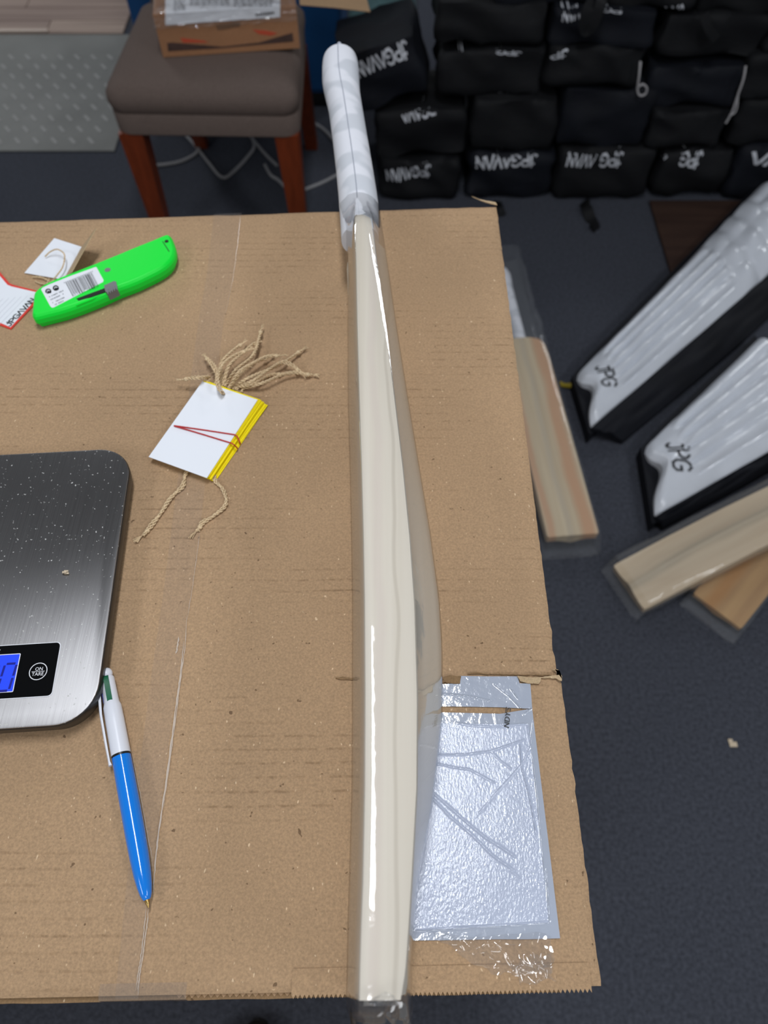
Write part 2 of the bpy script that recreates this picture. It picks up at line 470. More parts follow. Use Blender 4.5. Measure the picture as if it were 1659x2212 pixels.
# steel platform with dust flecks and hairline scratches
def steel_mat():
    m = bpy.data.materials.new('brushed_steel'); m.use_nodes = True
    nt = m.node_tree; N = nt.nodes; K = nt.links
    b = N['Principled BSDF']; b.inputs['Metallic'].default_value = 1.0
    tc = N.new('ShaderNodeTexCoord')
    mp = N.new('ShaderNodeMapping'); mp.inputs['Scale'].default_value = (2600, 12, 1)
    K.new(tc.outputs['Object'], mp.inputs['Vector'])
    nz = N.new('ShaderNodeTexNoise'); nz.inputs['Scale'].default_value = 1; nz.inputs['Detail'].default_value = 3
    K.new(mp.outputs['Vector'], nz.inputs['Vector'])
    rp = N.new('ShaderNodeValToRGB')
    rp.color_ramp.elements[0].position = 0.3; rp.color_ramp.elements[0].color = (0.30, 0.295, 0.30, 1)
    rp.color_ramp.elements[1].position = 0.7; rp.color_ramp.elements[1].color = (0.41, 0.405, 0.415, 1)
    K.new(nz.outputs['Fac'], rp.inputs['Fac'])
    vo = N.new('ShaderNodeTexNoise'); vo.inputs['Scale'].default_value = 560; vo.inputs['Detail'].default_value = 1.5
    K.new(tc.outputs['Object'], vo.inputs['Vector'])
    vr = N.new('ShaderNodeValToRGB')
    vr.color_ramp.elements[0].position = 0.70; vr.color_ramp.elements[0].color = (0, 0, 0, 1)
    vr.color_ramp.elements[1].position = 0.75; vr.color_ramp.elements[1].color = (1, 1, 1, 1)
    K.new(vo.outputs['Fac'], vr.inputs['Fac'])
    K.new(rp.outputs['Color'], b.inputs['Base Color'])
    sm = N.new('ShaderNodeTexNoise'); sm.inputs['Scale'].default_value = 16; sm.inputs['Detail'].default_value = 4
    K.new(tc.outputs['Object'], sm.inputs['Vector'])
    mr = N.new('ShaderNodeMapRange'); mr.inputs['To Min'].default_value = 0.36; mr.inputs['To Max'].default_value = 0.44
    b.inputs['Anisotropic'].default_value = 0.85
    tg_ = N.new('ShaderNodeCombineXYZ'); tg_.inputs[0].default_value = 0.9976; tg_.inputs[1].default_value = 0.0693
    K.new(tg_.outputs[0], b.inputs['Tangent'])
    K.new(sm.outputs['Fac'], mr.inputs['Value']); K.new(mr.outputs['Result'], b.inputs['Roughness'])
    df = N.new('ShaderNodeBsdfDiffuse'); df.inputs[0].default_value = (0.55, 0.55, 0.54, 1)
    mx = N.new('ShaderNodeMixShader')
    K.new(vr.outputs['Color'], mx.inputs[0]); K.new(b.outputs[0], mx.inputs[1]); K.new(df.outputs[0], mx.inputs[2])
    K.new(mx.outputs[0], N['Material Output'].inputs['Surface'])
    bp = N.new('ShaderNodeBump'); bp.inputs['Strength'].default_value = 0.05; bp.inputs['Distance'].default_value = 0.0003
    K.new(nz.outputs['Fac'], bp.inputs['Height']); K.new(bp.outputs['Normal'], b.inputs['Normal'])
    return m
M['steel'] = steel_mat()

# grip: white rubber with slanting grey bands
def grip_mat():
    m = bpy.data.materials.new('white_rubber_grip'); m.use_nodes = True
    nt = m.node_tree; N = nt.nodes; K = nt.links
    b = N['Principled BSDF']; b.inputs['Roughness'].default_value = 0.55
    tc = N.new('ShaderNodeTexCoord'); sx = N.new('ShaderNodeSeparateXYZ'); K.new(tc.outputs['Object'], sx.inputs[0])
    ck = N.new('ShaderNodeTexNoise'); ck.inputs['Scale'].default_value = 26; ck.inputs['Detail'].default_value = 1
    mp = N.new('ShaderNodeMapping'); mp.inputs['Scale'].default_value = (1.2, 1.4, 0.5); mp.inputs['Rotation'].default_value = (0, 0, 0.5)
    K.new(tc.outputs['Object'], mp.inputs['Vector']); K.new(mp.outputs['Vector'], ck.inputs['Vector'])
    rp = N.new('ShaderNodeValToRGB')
    rp.color_ramp.elements[0].position = 0.42; rp.color_ramp.elements[0].color = L(208, 212, 220)
    rp.color_ramp.elements[1].position = 0.50; rp.color_ramp.elements[1].color = L(230, 232, 240)
    K.new(ck.outputs['Fac'], rp.inputs['Fac']); K.new(rp.outputs['Color'], b.inputs['Base Color'])
    wv = N.new('ShaderNodeTexWave'); wv.inputs['Scale'].default_value = 130; wv.bands_direction = 'Y'; wv.inputs['Distortion'].default_value = 1
    K.new(tc.outputs['Object'], wv.inputs['Vector'])
    bp = N.new('ShaderNodeBump'); bp.inputs['Strength'].default_value = 0.3; bp.inputs['Distance'].default_value = 0.0005
    K.new(wv.outputs['Fac'], bp.inputs['Height']); K.new(bp.outputs['Normal'], b.inputs['Normal'])
    return m
M['grip'] = grip_mat()
M['grip_seam'] = mat('grip_seam', L(168, 172, 184), 0.6)

# ------------------------------------------------------------------ lettering
STROKES = {
    'J': (0.75, [[(0.05, 0.16), (0.18, 0.0), (0.42, 0.0), (0.55, 0.16), (0.55, 1.12)], [(0.30, 0.80), (0.85, 0.80)]]),
    'P': (0.85, [[(0.1, -0.02), (0.1, 1.0), (0.55, 1.0), (0.74, 0.86), (0.74, 0.60), (0.55, 0.46), (0.1, 0.46)]]),
    'G': (0.95, [[(0.86, 0.84), (0.66, 1.0), (0.32, 1.0), (0.1, 0.76), (0.1, 0.24), (0.32, 0.0), (0.66, 0.0), (0.86, 0.18), (0.86, 0.46), (0.52, 0.46)]]),
    'A': (0.92, [[(0.06, 0.0), (0.46, 1.0), (0.86, 0.0)]]),
    'V': (0.80, [[(0.02, 1.0), (0.42, 0.0), (0.82, 1.0)]]),
    'N': (0.95, [[(0.12, 0.0), (0.12, 1.0), (0.82, 0.0), (0.82, 1.0)]]),
}
def stroke_text(s, t=0.17):
    """list of small 2D quads spelling s; height 1, returns (quads, width)"""
    quads = []; x0 = 0.0
    for ch in s:
        w, lines = STROKES[ch]
        for ln in lines:
            for (a, b) in zip(ln, ln[1:]):
                a = Vector((a[0] + x0, a[1])); b = Vector((b[0] + x0, b[1]))
                d = (b - a); ll = d.length; d = d / ll
                n = Vector((-d.y, d.x)) * t / 2
                a2, b2 = a - d * t * 0.35, b + d * t * 0.35
                k = max(1, int(ll / 0.35))
                for i in range(k):
                    p, q = a2.lerp(b2, i / k), a2.lerp(b2, (i + 1) / k)
                    quads.append([p - n, q - n, q + n, p + n])
        x0 += w
    return quads, x0

def put_quads(mb, quads, org, xd, yd, sc, nz=Vector((0, 0, 0)), bvh=None, ray=None):
    for i, q in enumerate(quads):
        vs = []
        for p in q:
            w = Vector(org) + Vector(xd) * p.x * sc + Vector(yd) * p.y * sc + nz * (1 + 0.05 * (i % 5))
            vs.append(w)
        if bvh:
            hit = []
            for w in vs:
                h = bvh.ray_cast(w - ray * 0.4, ray)
                if h[0] is None: hit = None; break
                hit.append(h[0] - ray * (0.0012 + 0.0002 * (i % 3)))
            if not hit: continue
            vs = hit
        mb.add(vs, [[0, 1, 2, 3]])

def font_tris(s, size=1.0, bold=0.0):
    cu = bpy.data.curves.new('lettering', 'FONT'); cu.body = s; cu.size = size; cu.offset = bold * size; cu.resolution_u = 3
    ob = bpy.data.objects.new('lettering', cu); COL.objects.link(ob)
    dg = bpy.context.evaluated_depsgraph_get()
    me = ob.evaluated_get(dg).to_mesh()
    vs = [v.co.copy() for v in me.vertices]; fs = [list(p.vertices) for p in me.polygons]
    ob.evaluated_get(dg).to_mesh_clear()
    bpy.data.objects.remove(ob); bpy.data.curves.remove(cu)
    return vs, fs

def put_font(mb, s, size, org, xd, yd, bold=0.0, center=True, italic=0.0):
    vs, fs = font_tris(s, size, bold)
    if not vs: return
    x0, x1 = min(v.x for v in vs), max(v.x for v in vs); y0, y1 = min(v.y for v in vs), max(v.y for v in vs)
    ox, oy = ((x0 + x1) / 2, (y0 + y1) / 2) if center else (0, 0)
    mb.add([Vector(org) + Vector(xd) * (v.x - ox + italic * (v.y - oy)) + Vector(yd) * (v.y - oy) for v in vs], fs)

R = random.Random(7)
UP = Vector((0, 0, 1))

# ------------------------------------------------------------------ the setting: carpet, boards beyond it
mb = MB(); mb.box((0.2, 1.4, -0.02), (6.4, 7.2, 0.04))
floor = struct(mb, 'floor', M['carpet'])
mb = MB(); mb.box((0.2, 1.4, 2.80), (6.4, 7.2, 0.06))
struct(mb, 'ceiling', M['ceiling'])
# laminate boards beyond the mat, laid over the carpet
row = 0
for y in [2.832 + 0.092 * k for k in range(10)]:
    x = -2.95 + (row * 0.37) % 0.8
    while x < -0.955:
        x2 = min(x + 0.86, -0.948)
        b = MB(); b.box(((x + x2) / 2, y + 0.046, 0.004), (x2 - x - 0.0025, 0.0895, 0.008), 0.0012, 1)
        o = part(b, 'laminate_board', M['laminate'] if (row + int(x * 3)) % 2 else M['laminate2'], floor)
        x = x2
    row += 1
b = MB(); b.box((-1.93, 2.842, 0.011), (1.42, 0.018, 0.008), 0.003)
part(b, 'edge_strip', M['pale_strip'], floor)

# ------------------------------------------------------------------ the carton used as a table
box = thing('cardboard_carton', 'large brown cardboard carton in the foreground with a torn shipping pouch on its top', 'carton', (-0.2, 0.32, 0.0))
FL, FR, NR, NL = Vector((-0.72, 0.630, BZ)), Vector((0.1196, 0.6714, BZ)), Vector((0.1206, -0.0208, BZ)), Vector((-0.72, -0.0355, BZ))
def edge_noise(t, seed, amp):
    return amp * noise.noise(Vector((t * 60, seed, 0))) + amp * 0.7 * noise.noise(Vector((t * 190, seed, 3)))
def top_pt(s, t):
    """s: left to right, t: near to far; the panel's own uneven surface"""
    right = lerp(NR, FR, t)
    if t < 0.258: right = right + Vector((0.0025, 0, 0))
    left = lerp(NL, FL, t)
    p = lerp(left, right, s)
    if t > 0.999: p.y += edge_noise(s, 1.0, 0.0016)
    if s > 0.999: p.x += edge_noise(t, 5.0, 0.0008)
    z = 0.0003 * noise.noise(Vector((p.x * 11, p.y * 11, 1)))
    dx = (1 - s) * 0.84; dt = min(t, 1 - t) * 0.69
    e = min(dx, dt)
    if e < 0.006: z -= 0.0022 * (1 - e / 0.006) ** 2
    return Vector((p.x, p.y, BZ + z))
def ease(u, n):                                            # denser towards the edges
    return u
m = MB()
xs = [i / 60 for i in range(58)] + [0.967, 0.978, 0.986, 0.992, 0.996, 1.0]
ys = [0, 0.004, 0.008, 0.014] + [0.02 + 0.96 * i / 140 for i in range(141)] + [0.986, 0.992, 0.996, 1.0]
vs = [top_pt(s, t) for t in ys for s in xs]
nx = len(xs)
fs = [[j * nx + i, j * nx + i + 1, (j + 1) * nx + i + 1, (j + 1) * nx + i] for j in range(len(ys) - 1) for i in range(nx - 1)]
m.add(vs, fs)
per = [i for i in range(nx)] + [j * nx + nx - 1 for j in range(1, len(ys))] + [(len(ys) - 1) * nx + i for i in range(nx - 2, -1, -1)] + [j * nx for j in range(len(ys) - 2, 0, -1)]
pv = [vs[k] for k in per]; q = [Vector((p.x, p.y, BZ - 0.006)) for p in pv]; n_ = len(pv)
m.add(pv + q, [[i, (i + 1) % n_, (i + 1) % n_ + n_, i + n_][::-1] for i in range(n_)])
part(m, 'top_panel', M['kraft'], box, 50)
m = MB(); m.prism([(-0.715, -0.020), (0.1165, -0.0165), (0.1155, 0.668), (-0.715, 0.627)], 0.0, BZ - 0.0065)
part(m, 'body', M['kraft'], box)
# second layer of the near flap, peeping out under the top panel
m = MB()
e = [(x, lerp(-0.0355, -0.0208, (x + 0.72) / 0.84) - 0.0030 + 0.0006 * noise.noise(Vector((x * 40, 0, 0)))) for x in [-0.715 + 0.012 * i for i in range(69)]]
m.prism(e + [(0.108, 0.0), (-0.715, -0.01)], BZ - 0.0105, BZ - 0.0068)
part(m, 'lower_flap', M['kraft_edge'], box)
# paper tape with a saw-toothed edge along the near side
def near_y(x): return lerp(NL.y, NR.y, (x + 0.72) / 0.84)
m = MB(); teeth = []; x = -0.052; k = 0
while x < 0.117:
    teeth.append((x, near_y(x) - (0.0030 if k % 2 else 0.0010))); x += 0.00125; k += 1
m.prism(teeth + [(0.117, -0.0095), (-0.052, -0.0125)], BZ + 0.0003, BZ + 0.0008)
part(m, 'paper_tape', M['kraft_plain'], box)
m = MB(); teeth = []; x = -0.118; k = 0
while x < -0.053:
    teeth.append((x, near_y(x) - (0.0020 if k % 2 else 0.0002))); x += 0.0018; k += 1
m.prism(teeth + [(-0.053, -0.020), (-0.118, -0.0205)], BZ - 0.0068, BZ - 0.0060)
part(m, 'paper_tape', M['kraft_plain'], box)
# torn top paper along the flap seam
def torn(pts, z0=0.0006, mt='kraft_pale', lift=0.0):
    mm = MB(); P = [at(x, y, BZ) for x, y in pts]
    out = []
    for a, c in zip(P, P[1:] + P[:1]):
        kk = max(2, int((c - a).length / 0.002))
        for i in range(kk):
            p = a.lerp(c, i / kk)
            out.append((p.x + R.uniform(-1, 1) * 0.0003, p.y + R.uniform(-1, 1) * 0.0003))
    mm.prism(out, BZ + z0, BZ + z0 + 0.0009 + lift)
    return mm
part(torn([(950, 1466), (972, 1460), (996, 1463), (993, 1479), (960, 1476), (950, 1479)], 0.0012), 'torn_paper', M['kraft_edge'], box)
part(torn([(1117, 1462), (1150, 1466), (1190, 1462), (1210, 1459), (1207, 1452), (1190, 1449), (1203, 1448), (1213, 1462), (1213, 1474), (1200, 1468), (1168, 1467), (1163, 1479), (1140, 1478), (1122, 1474)], 0.0014), 'torn_paper', M['kraft_pale'], box)
part(torn([(1008, 1457), (1030, 1453), (1045, 1456), (1100, 1458), (1190, 1459), (1190, 1461), (1100, 1460), (1040, 1458)], 0.0010), 'torn_paper', M['kraft_edge'], box)
part(torn([(1018, 427), (1034, 433), (1050, 437), (1070, 440), (1074, 446), (1060, 443), (1040, 437)], 0.001), 'torn_paper', M['kraft_pale'], box)
part(torn([(724, 1465), (740, 1463), (768, 1466), (770, 1470), (745, 1470), (728, 1468)], 0.0001), 'crease', M['kraft_edge'], box)
# clear tape with a wrinkled edge
RE = [(522, 461), (503, 600), (484, 690), (456, 930), (432, 1150), (412, 1290), (396, 1400), (380, 1500), (358, 1660), (340, 1800), (322, 1950), (309, 2070), (299, 2158)]
LE = [(462, 464), (446, 600), (430, 690), (398, 930), (370, 1150), (352, 1290), (336, 1400), (322, 1500), (302, 1660), (286, 1800), (270, 1950), (258, 2070), (249, 2158)]
m = MB(); A = smooth([at(x, y, BZ) for x, y in LE], 4); B = smooth([at(x, y, BZ) for x, y in RE], 4)
rows = []
for a, b_ in zip(A, B):
    rows.append([a + UP * 0.0006, a.lerp(b_, 0.35) + UP * 0.0008, a.lerp(b_, 0.7) + UP * 0.0007, b_ + UP * 0.0006])
m.loft(rows, closed=False, caps=False)
tape = part(m, 'clear_tape', M['tape'], box)
def ridge(pts, w=0.0005, zoff=0.0007):
    mm = MB(); P = smooth([at(x, y, BZ + zoff) for x, y in pts], 8)
    P = [p + Vector((R.uniform(-1, 1) * 0.0002, 0, R.uniform(-1, 1) * 0.0001)) for p in P]
    mm.tube(P, lambda t: w * (0.55 + 0.45 * abs(math.sin(t * 37))) * min(1, 6 * t + 0.2, 6 * (1 - t) + 0.2), 5)
    return mm
for pts, w in (([(397, 1385), (392, 1440), (384, 1500), (372, 1590), (360, 1680), (347, 1770), (337, 1850), (331, 1930)], 0.00055),
               ([(404, 1330), (399, 1400), (390, 1470), (381, 1540), (366, 1650), (353, 1745)], 0.0003),
               ([(386, 1375), (383, 1400), (380, 1412)], 0.0006),
               ([(321, 1962), (316, 2010), (309, 2060), (301, 2110), (298, 2150)], 0.00035),
               ([(316, 1962), (311, 2010), (304, 2070), (299, 2100), (294, 2140)], 0.0003),
               ([(520, 464), (505, 590), (484, 690)], 0.00011), ([(432, 1150), (420, 1240), (404, 1340)], 0.00018),
               ([(278, 1600), (300, 1700), (318, 1800), (330, 1860)], 0.00016)):
    part(ridge(pts, w), 'tape_wrinkle_glint', M['tape_ridge_glint'], tape)  # raised wrinkles, their bright line put into the colour
# tape end folded over the near edge
m = MB()
def tp(u, v):
    p = lerp(at(214, 2150, BZ), at(402, 2152, BZ), u); y = near_y(p.x)
    prof = [(0.006, 0.0010), (0.001, 0.0012), (-0.0022, -0.0006), (-0.003, -0.006), (-0.003, -0.012)]
    a = v * 4; i = min(3, int(a)); f = a - i
    return Vector((p.x, y + lerp(prof[i][0], prof[i + 1][0], f), BZ + lerp(prof[i][1], prof[i + 1][1], f) + 0.0005 * abs(noise.noise(Vector((p.x * 300, v * 3, 0))))))
m.grid(tp, 40, 8)
part(m, 'tape_end', M['crumple'], box)

# shipping pouch stuck on the carton
WR = [([(925, 1632), (1000, 1632), (1060, 1624), (1095, 1612), (1130, 1600)], 1.0), ([(1060, 1624), (1080, 1645), (1102, 1662)], 1.0),
      ([(930, 1648), (975, 1658), (1015, 1664), (1040, 1678), (1066, 1692)], 1.0), ([(925, 1705), (965, 1740), (1005, 1775), (1050, 1812), (1080, 1830), (1110, 1850)], 1.5),
      ([(930, 1722), (975, 1768), (1020, 1805), (1062, 1848), (1108, 1880)], 1.4), ([(1035, 1757), (1068, 1718), (1100, 1682), (1128, 1650), (1145, 1615), (1152, 1560)], 0.9),
      ([(1122, 1610), (1126, 1660), (1140, 1710), (1150, 1760), (1156, 1800)], 1.3), ([(1138, 1570), (1150, 1640), (1160, 1720), (1166, 1800), (1176, 1900)], 1.0),
      ([(985, 1563), (1020, 1570), (1080, 1572), (1130, 1565)], 0.8), ([(1100, 1880), (1120, 1895)], 0.6), ([(900, 2010), (1000, 2003), (1100, 1998), (1182, 1992)], 1.2),
      ([(1180, 1880), (1186, 1990)], 1.0), ([(1068, 1480), (1100, 1505), (1125, 1532)], 1.2), ([(1104, 1490), (1118, 1510)], 1.3), ([(955, 1500), (1010, 1505), (1060, 1515)], 1.5),
      ([(1068, 1542), (1072, 1565)], 0.8), ([(1040, 1540), (1038, 1562)], 0.8), ([(1130, 1545), (1150, 1530)], 1.0)]
WRW = [([at(x, y, BZ).to_2d() for x, y in pts], k) for pts, k in WR]
def seg_d(p, a, b_):
    d = b_ - a; t = max(0, min(1, (p - a).dot(d) / max(1e-12, d.length_squared)))
    return (p - a - d * t).length
SEG = []
for pts, k in WRW:
    for a, b_ in zip(pts, pts[1:]):
        SEG.append((a, b_, k, min(a.x, b_.x) - .004, max(a.x, b_.x) + .004, min(a.y, b_.y) - .004, max(a.y, b_.y) + .004))
def pouch_z(p):
    z = 0.0
    for a, b_, k, x0, x1, y0, y1 in SEG:
        if x0 < p.x < x1 and y0 < p.y < y1:
            d = seg_d(p, a, b_)
            z = max(z, 0.0005 * k * math.exp(-(d / 0.00045) ** 2))
    z += 0.00022 * noise.noise(Vector((p.x * 40, p.y * 30, 0))) + 0.00004 * noise.noise(Vector((p.x * 160, p.y * 120, 7)))
    return z
def pouch(top, bot, left, right, nu, nv, zb, jag=0.0):
    """top/bot: px polylines left to right"""
    mm = MB()
    T = [at(x, y, BZ) for x, y in top]; Bt = [at(x, y, BZ) for x, y in bot]
    def along(P, u):
        k = u * (len(P) - 1); i = min(len(P) - 2, int(k)); return P[i].lerp(P[i + 1], k - i)
    def fn(u, v):
        p = along(Bt, u).lerp(along(T, u), v)
        return Vector((p.x, p.y, zb + pouch_z(p.to_2d())))
    mm.grid(fn, nu, nv, 0.0)
    return mm
xs_ = lambda a, b_, ya, yb, n: [(a + (b_ - a) * i / n, ya + (yb - ya) * i / n) for i in range(n + 1)]
lab = part(pouch([(880, 1541), (960, 1540), (1080, 1543), (1135, 1534), (1149, 1533)], [(862, 2032), (960, 2031), (1070, 2029), (1140, 2029), (1209, 2027)], 0, 0, 170, 230, BZ + 0.0013),
           'shipping_pouch', M['label_film_edge'], box, 60)
part(pouch([(884, 1480), (960, 1479), (1010, 1476), (1080, 1476), (1145, 1478)], [(880, 1529), (960, 1527), (1080, 1529), (1135, 1532), (1149, 1532.5)], 0, 0, 150, 36, BZ + 0.0013),
     'pouch_flap', M['label_film_edge'], lab, 60)
part(pouch([(994, 1461), (1050, 1462), (1117, 1462)], [(992, 1480), (1050, 1478), (1122, 1478)], 0, 0, 60, 14, BZ + 0.0011), 'pouch_flap', M['label_film_edge'], lab, 60)
part(pouch([(880, 1562), (960, 1564), (1080, 1566), (1140, 1565)], [(864, 2012), (960, 2007), (1070, 2001), (1184, 1993)], 0, 0, 150, 220, BZ + 0.0017), 'delivery_paper', M['label_film'], lab, 60)
m = MB()
o_ = at(1096, 1549, BZ + 0.0026)
ux = (at(1097, 1540, BZ) - at(1095, 1560, BZ)).normalized(); uy = Vector((-ux.y, ux.x, 0))
put_font(m, "NDY'S", 0.0050, o_, ux, uy, bold=0.008, italic=0.12)
part(m, 'printed_name', M['black_ink'], lab, None)
# crumpled clear film at the pouch's lower end
def crumple_sheet(corners, nu, nv, amp, z0, seed, fr=70):
    P = [at(x, y, BZ) for x, y in corners]
    mm = MB()
    def fn(u, v):
        a = P[0].lerp(P[1], u); b_ = P[3].lerp(P[2], u); p = b_.lerp(a, v)
        p = p + Vector((noise.noise(Vector((u * 4, v * 4, seed))), noise.noise(Vector((u * 4, v * 4, seed + 9))), 0)) * 0.004
        h = 0
        for k in (1, 2.1):
            h += (1 - abs(noise.noise(Vector((p.x * fr * k, p.y * fr * k, seed + k)))) * 2.2) / k
        e = min(1, 5 * min(u, 1 - u, v + 0.12, 1.12 - v))
        return Vector((p.x, p.y, z0 + amp * max(0, h * 0.6) * (0.35 + 0.65 * e)))
    mm.grid(fn, nu, nv)
    return mm
part(crumple_sheet([(938, 2012), (1186, 2016), (1190, 2092), (1060, 2112)], 80, 40, 0.0045, BZ + 0.0022, 3.3, 60), 'crumpled_film', M['crumple'], box, 70)
part(crumple_sheet([(1100, 2075), (1190, 2060), (1192, 2118), (1120, 2130)], 30, 24, 0.003, BZ + 0.0018, 8.3, 90), 'crumpled_film', M['crumple'], box, 70)

# ------------------------------------------------------------------ the cricket bat standing on its edge
TL = [(430, 765), (500, 766), (560, 768), (700, 770.5), (860, 775), (1000, 779.5), (1150, 783.5), (1300, 786), (1500, 787), (1700, 786), (1900, 782), (2000, 778), (2100, 775), (2162, 773.6)]
TR = [(430, 795), (470, 803), (500, 808), (560, 815), (700, 835), (860, 855), (1000, 872), (1150, 887), (1300, 898), (1500, 904), (1700, 903), (1900, 892), (2000, 886), (2100, 879), (2162, 869)]
SP = [(500, 826), (560, 834), (700, 854), (860, 879), (1000, 902), (1150, 927), (1300, 947), (1400, 953), (1500, 953), (1560, 952), (1700, 936), (1760, 928), (1830, 914), (1900, 900), (2000, 892), (2100, 884), (2160, 874)]
BL = [(480, 745), (560, 752), (700, 753), (860, 753.5), (1000, 757.5), (1150, 761), (1300, 763), (1500, 763), (1700, 762.5), (1900, 757), (2000, 754), (2100, 752), (2160, 751)]
ZT, ZS = BZ + 0.105, BZ + 0.055
def curve(tab, z):
    return [(p.y, p.x) for p in sorted((at(x, y, z) for y, x in tab), key=lambda p: p.y)]
cTL, cTR, cSP, cBL = curve(TL, ZT), curve(TR, ZT), curve(SP, ZS), curve(BL, BZ)
Y0, Y1 = at(773, 2162, ZT).y, at(780, 430, ZT).y
def bat_keys(y):
    tl, tr, bl = interp(cTL, y), interp(cTR, y), interp(cBL, y)
    sp = interp(cSP, y)
    th = tr - tl
    mid = (tl + bl) / 2
    sp = max(sp, mid + th * 0.98)
    return tl, tr, sp, bl, bl + th * 0.98
CROWN = 0.0012
def section(y, hollow=0.0035):
    """closed ring at y in (x, z): face side, top edge, back with the spine, bottom edge"""
    tl, tr, sp, bl, br = bat_keys(y)
    z0, z1 = BZ + 0.0008, ZT
    # shoulders: both edges curve in to the handle over the last stretch
    k = 0.0
    if y > Y1 - 0.030:
        f = (y - (Y1 - 0.030)) / 0.030
        k = 1 - math.sqrt(max(0.0, 1 - min(1, f) ** 2))
    if y < Y0 + 0.012:
        f = 1 - (y - Y0) / 0.012
        k = max(k, 0.05 * f * f)
    zc = (z0 + z1) / 2
    def zz(z):                                   # pull towards the middle
        return zc + (z - zc) * (1 - 0.60 * k)
    ring = []
    c = 0.0022
    def P(x, z): ring.append(Vector((x, y, zz(z))))
    for i in range(7):                            # face: slightly bowed
        t = i / 6
        P(lerp(bl, tl, t) - 0.0012 * math.sin(math.pi * t), lerp(z0 + c, z1 - c, t))
    P(tl + c * 0.3, z1 - c * 0.3); P(tl + c, z1)
    zr = z1 - 0.15 * (tr - tl)
    for i in range(1, 10): P(lerp(tl + c, tr - c, i / 10), lerp(z1, zr, i / 10) + CROWN * math.sin(math.pi * i / 10))
    P(tr - c, zr); P(tr - c * 0.3, zr - c * 0.3)
    zs = (z0 + z1) / 2
    for i in range(1, 8):                         # hollow flank down to the spine
        t = i / 8
        P(lerp(tr, sp, t) - hollow * math.sin(math.pi * t), lerp(zr - c, zs + 0.006, t))
    P(sp, zs + 0.004); P(sp, zs - 0.004)
    for i in range(1, 8):
        t = i / 8
        P(lerp(sp, br, t) - hollow * math.sin(math.pi * t), lerp(zs - 0.006, z0 + c, t))
    P(br - c * 0.3, z0 + c * 0.3); P(br - c, z0); P(lerp(bl, br, 0.5), z0); P(bl + c, z0); P(bl + c * 0.3, z0 + c * 0.3)
    return ring
bat = thing('cricket_bat', 'unused pale cricket bat wrapped in clear film, standing on its edge along the cardboard carton', 'cricket bat', (0.0, 0.2, BZ))
m = MB()
yy = [Y0, Y0 + 0.0015, Y0 + 0.004, Y0 + 0.008, Y0 + 0.012] + [Y0 + 0.012 + (Y1 - 0.03 - Y0 - 0.012) * i / 60 for i in range(1, 61)] + [Y1 - 0.03 + 0.03 * i / 10 for i in range(1, 11)]
m.loft([section(y) for y in yy])
blade = part(m, 'blade', M['willow'], bat, 32)
# handle: axis through three measured points, tapering in from the shoulders to a flared end
HZ = BZ + 0.0535
Hk = [(at(775, 445, HZ), 0.0185), (at(766, 370, HZ), 0.0181), (at(756, 300, HZ), 0.0178), (at(746, 235, HZ), 0.0180), (at(740, 205, HZ), 0.0190), (at(736.5, 178, HZ), 0.0203), (at(735.5, 150, HZ), 0.0203), (at(735, 137, HZ), 0.0196)]
Hk = [(at(778, 520, HZ), 0.0170)] + Hk
axis = smooth([p for p, r in Hk], 8)
rad = []
for i in range(len(Hk) - 1):
    for k in range(8): rad.append(lerp(Hk[i][1], Hk[i + 1][1], k / 8))
rad.append(Hk[-1][1])
d = (axis[-1] - axis[-4]).normalized()
base_end = axis[-1].copy()
for f, rr in ((0.003, 0.0192), (0.006, 0.0178), (0.0085, 0.0150), (0.0100, 0.011), (0.0106, 0.005)):
    axis.append(base_end + d * f); rad.append(rr)
def hring(i, extra=0.0, n=40):
    p = axis[i]; t = (axis[min(i + 1, len(axis) - 1)] - axis[max(0, i - 1)]).normalized()
    a = UP.cross(t).normalized() * -1; b_ = a.cross(t) * -1
    b_ = Vector((0, 0, 1)) - t * t.z; b_.normalize()
    a = t.cross(b_)
    return [p + a * math.cos(2 * math.pi * k / n) * (rad[i] + extra) + b_ * math.sin(2 * math.pi * k / n) * (rad[i] + extra) for k in range(n)]
m = MB(); m.loft([hring(i) for i in range(len(axis))])
handle = part(m, 'handle_grip', M['grip'], bat, 40)
m = MB(); sm = [axis[i] + (Vector((0.0, 0, 1)) + Vector((-0.08, 0, 0))).normalized() * (rad[i] + 0.0001) for i in range(6, len(axis) - 4)]
m.tube(sm, 0.00045, 6)
part(m, 'grip_seam', M['grip_seam'], handle)
m = MB(); m.blob(axis[-3] + UP * 0.0165 + Vector((0, -0.0005, 0)), (0.0024, 0.002, 0.0022))
part(m, 'seam_knot', M['grip_seam'], handle)
# clear shrink sleeve: taut between edge, spine and edge; bridges from the shoulders to the handle
def hull_ring(y, off=0.0008):
    R_ = section(min(max(y, Y0 + 0.013), Y1 - 0.031), -0.0004); n = len(R_); out = []
    cx = sum(p.x for p in R_) / n; cz = sum(p.z for p in R_) / n
    for i in range(n):
        a, b_, c = R_[i - 1], R_[i], R_[(i + 1) % n]
        d = Vector((c.x - a.x, c.z - a.z)); d.normalize()
        nn = Vector((-d.y, d.x))
        if nn.x * (b_.x - cx) + nn.y * (b_.z - cz) < 0: nn = -nn
        out.append(Vector((b_.x + nn.x * off, y, max(BZ + 0.0002, b_.z + nn.y * off))))
    return out, Vector((cx, y, cz))
rings = []
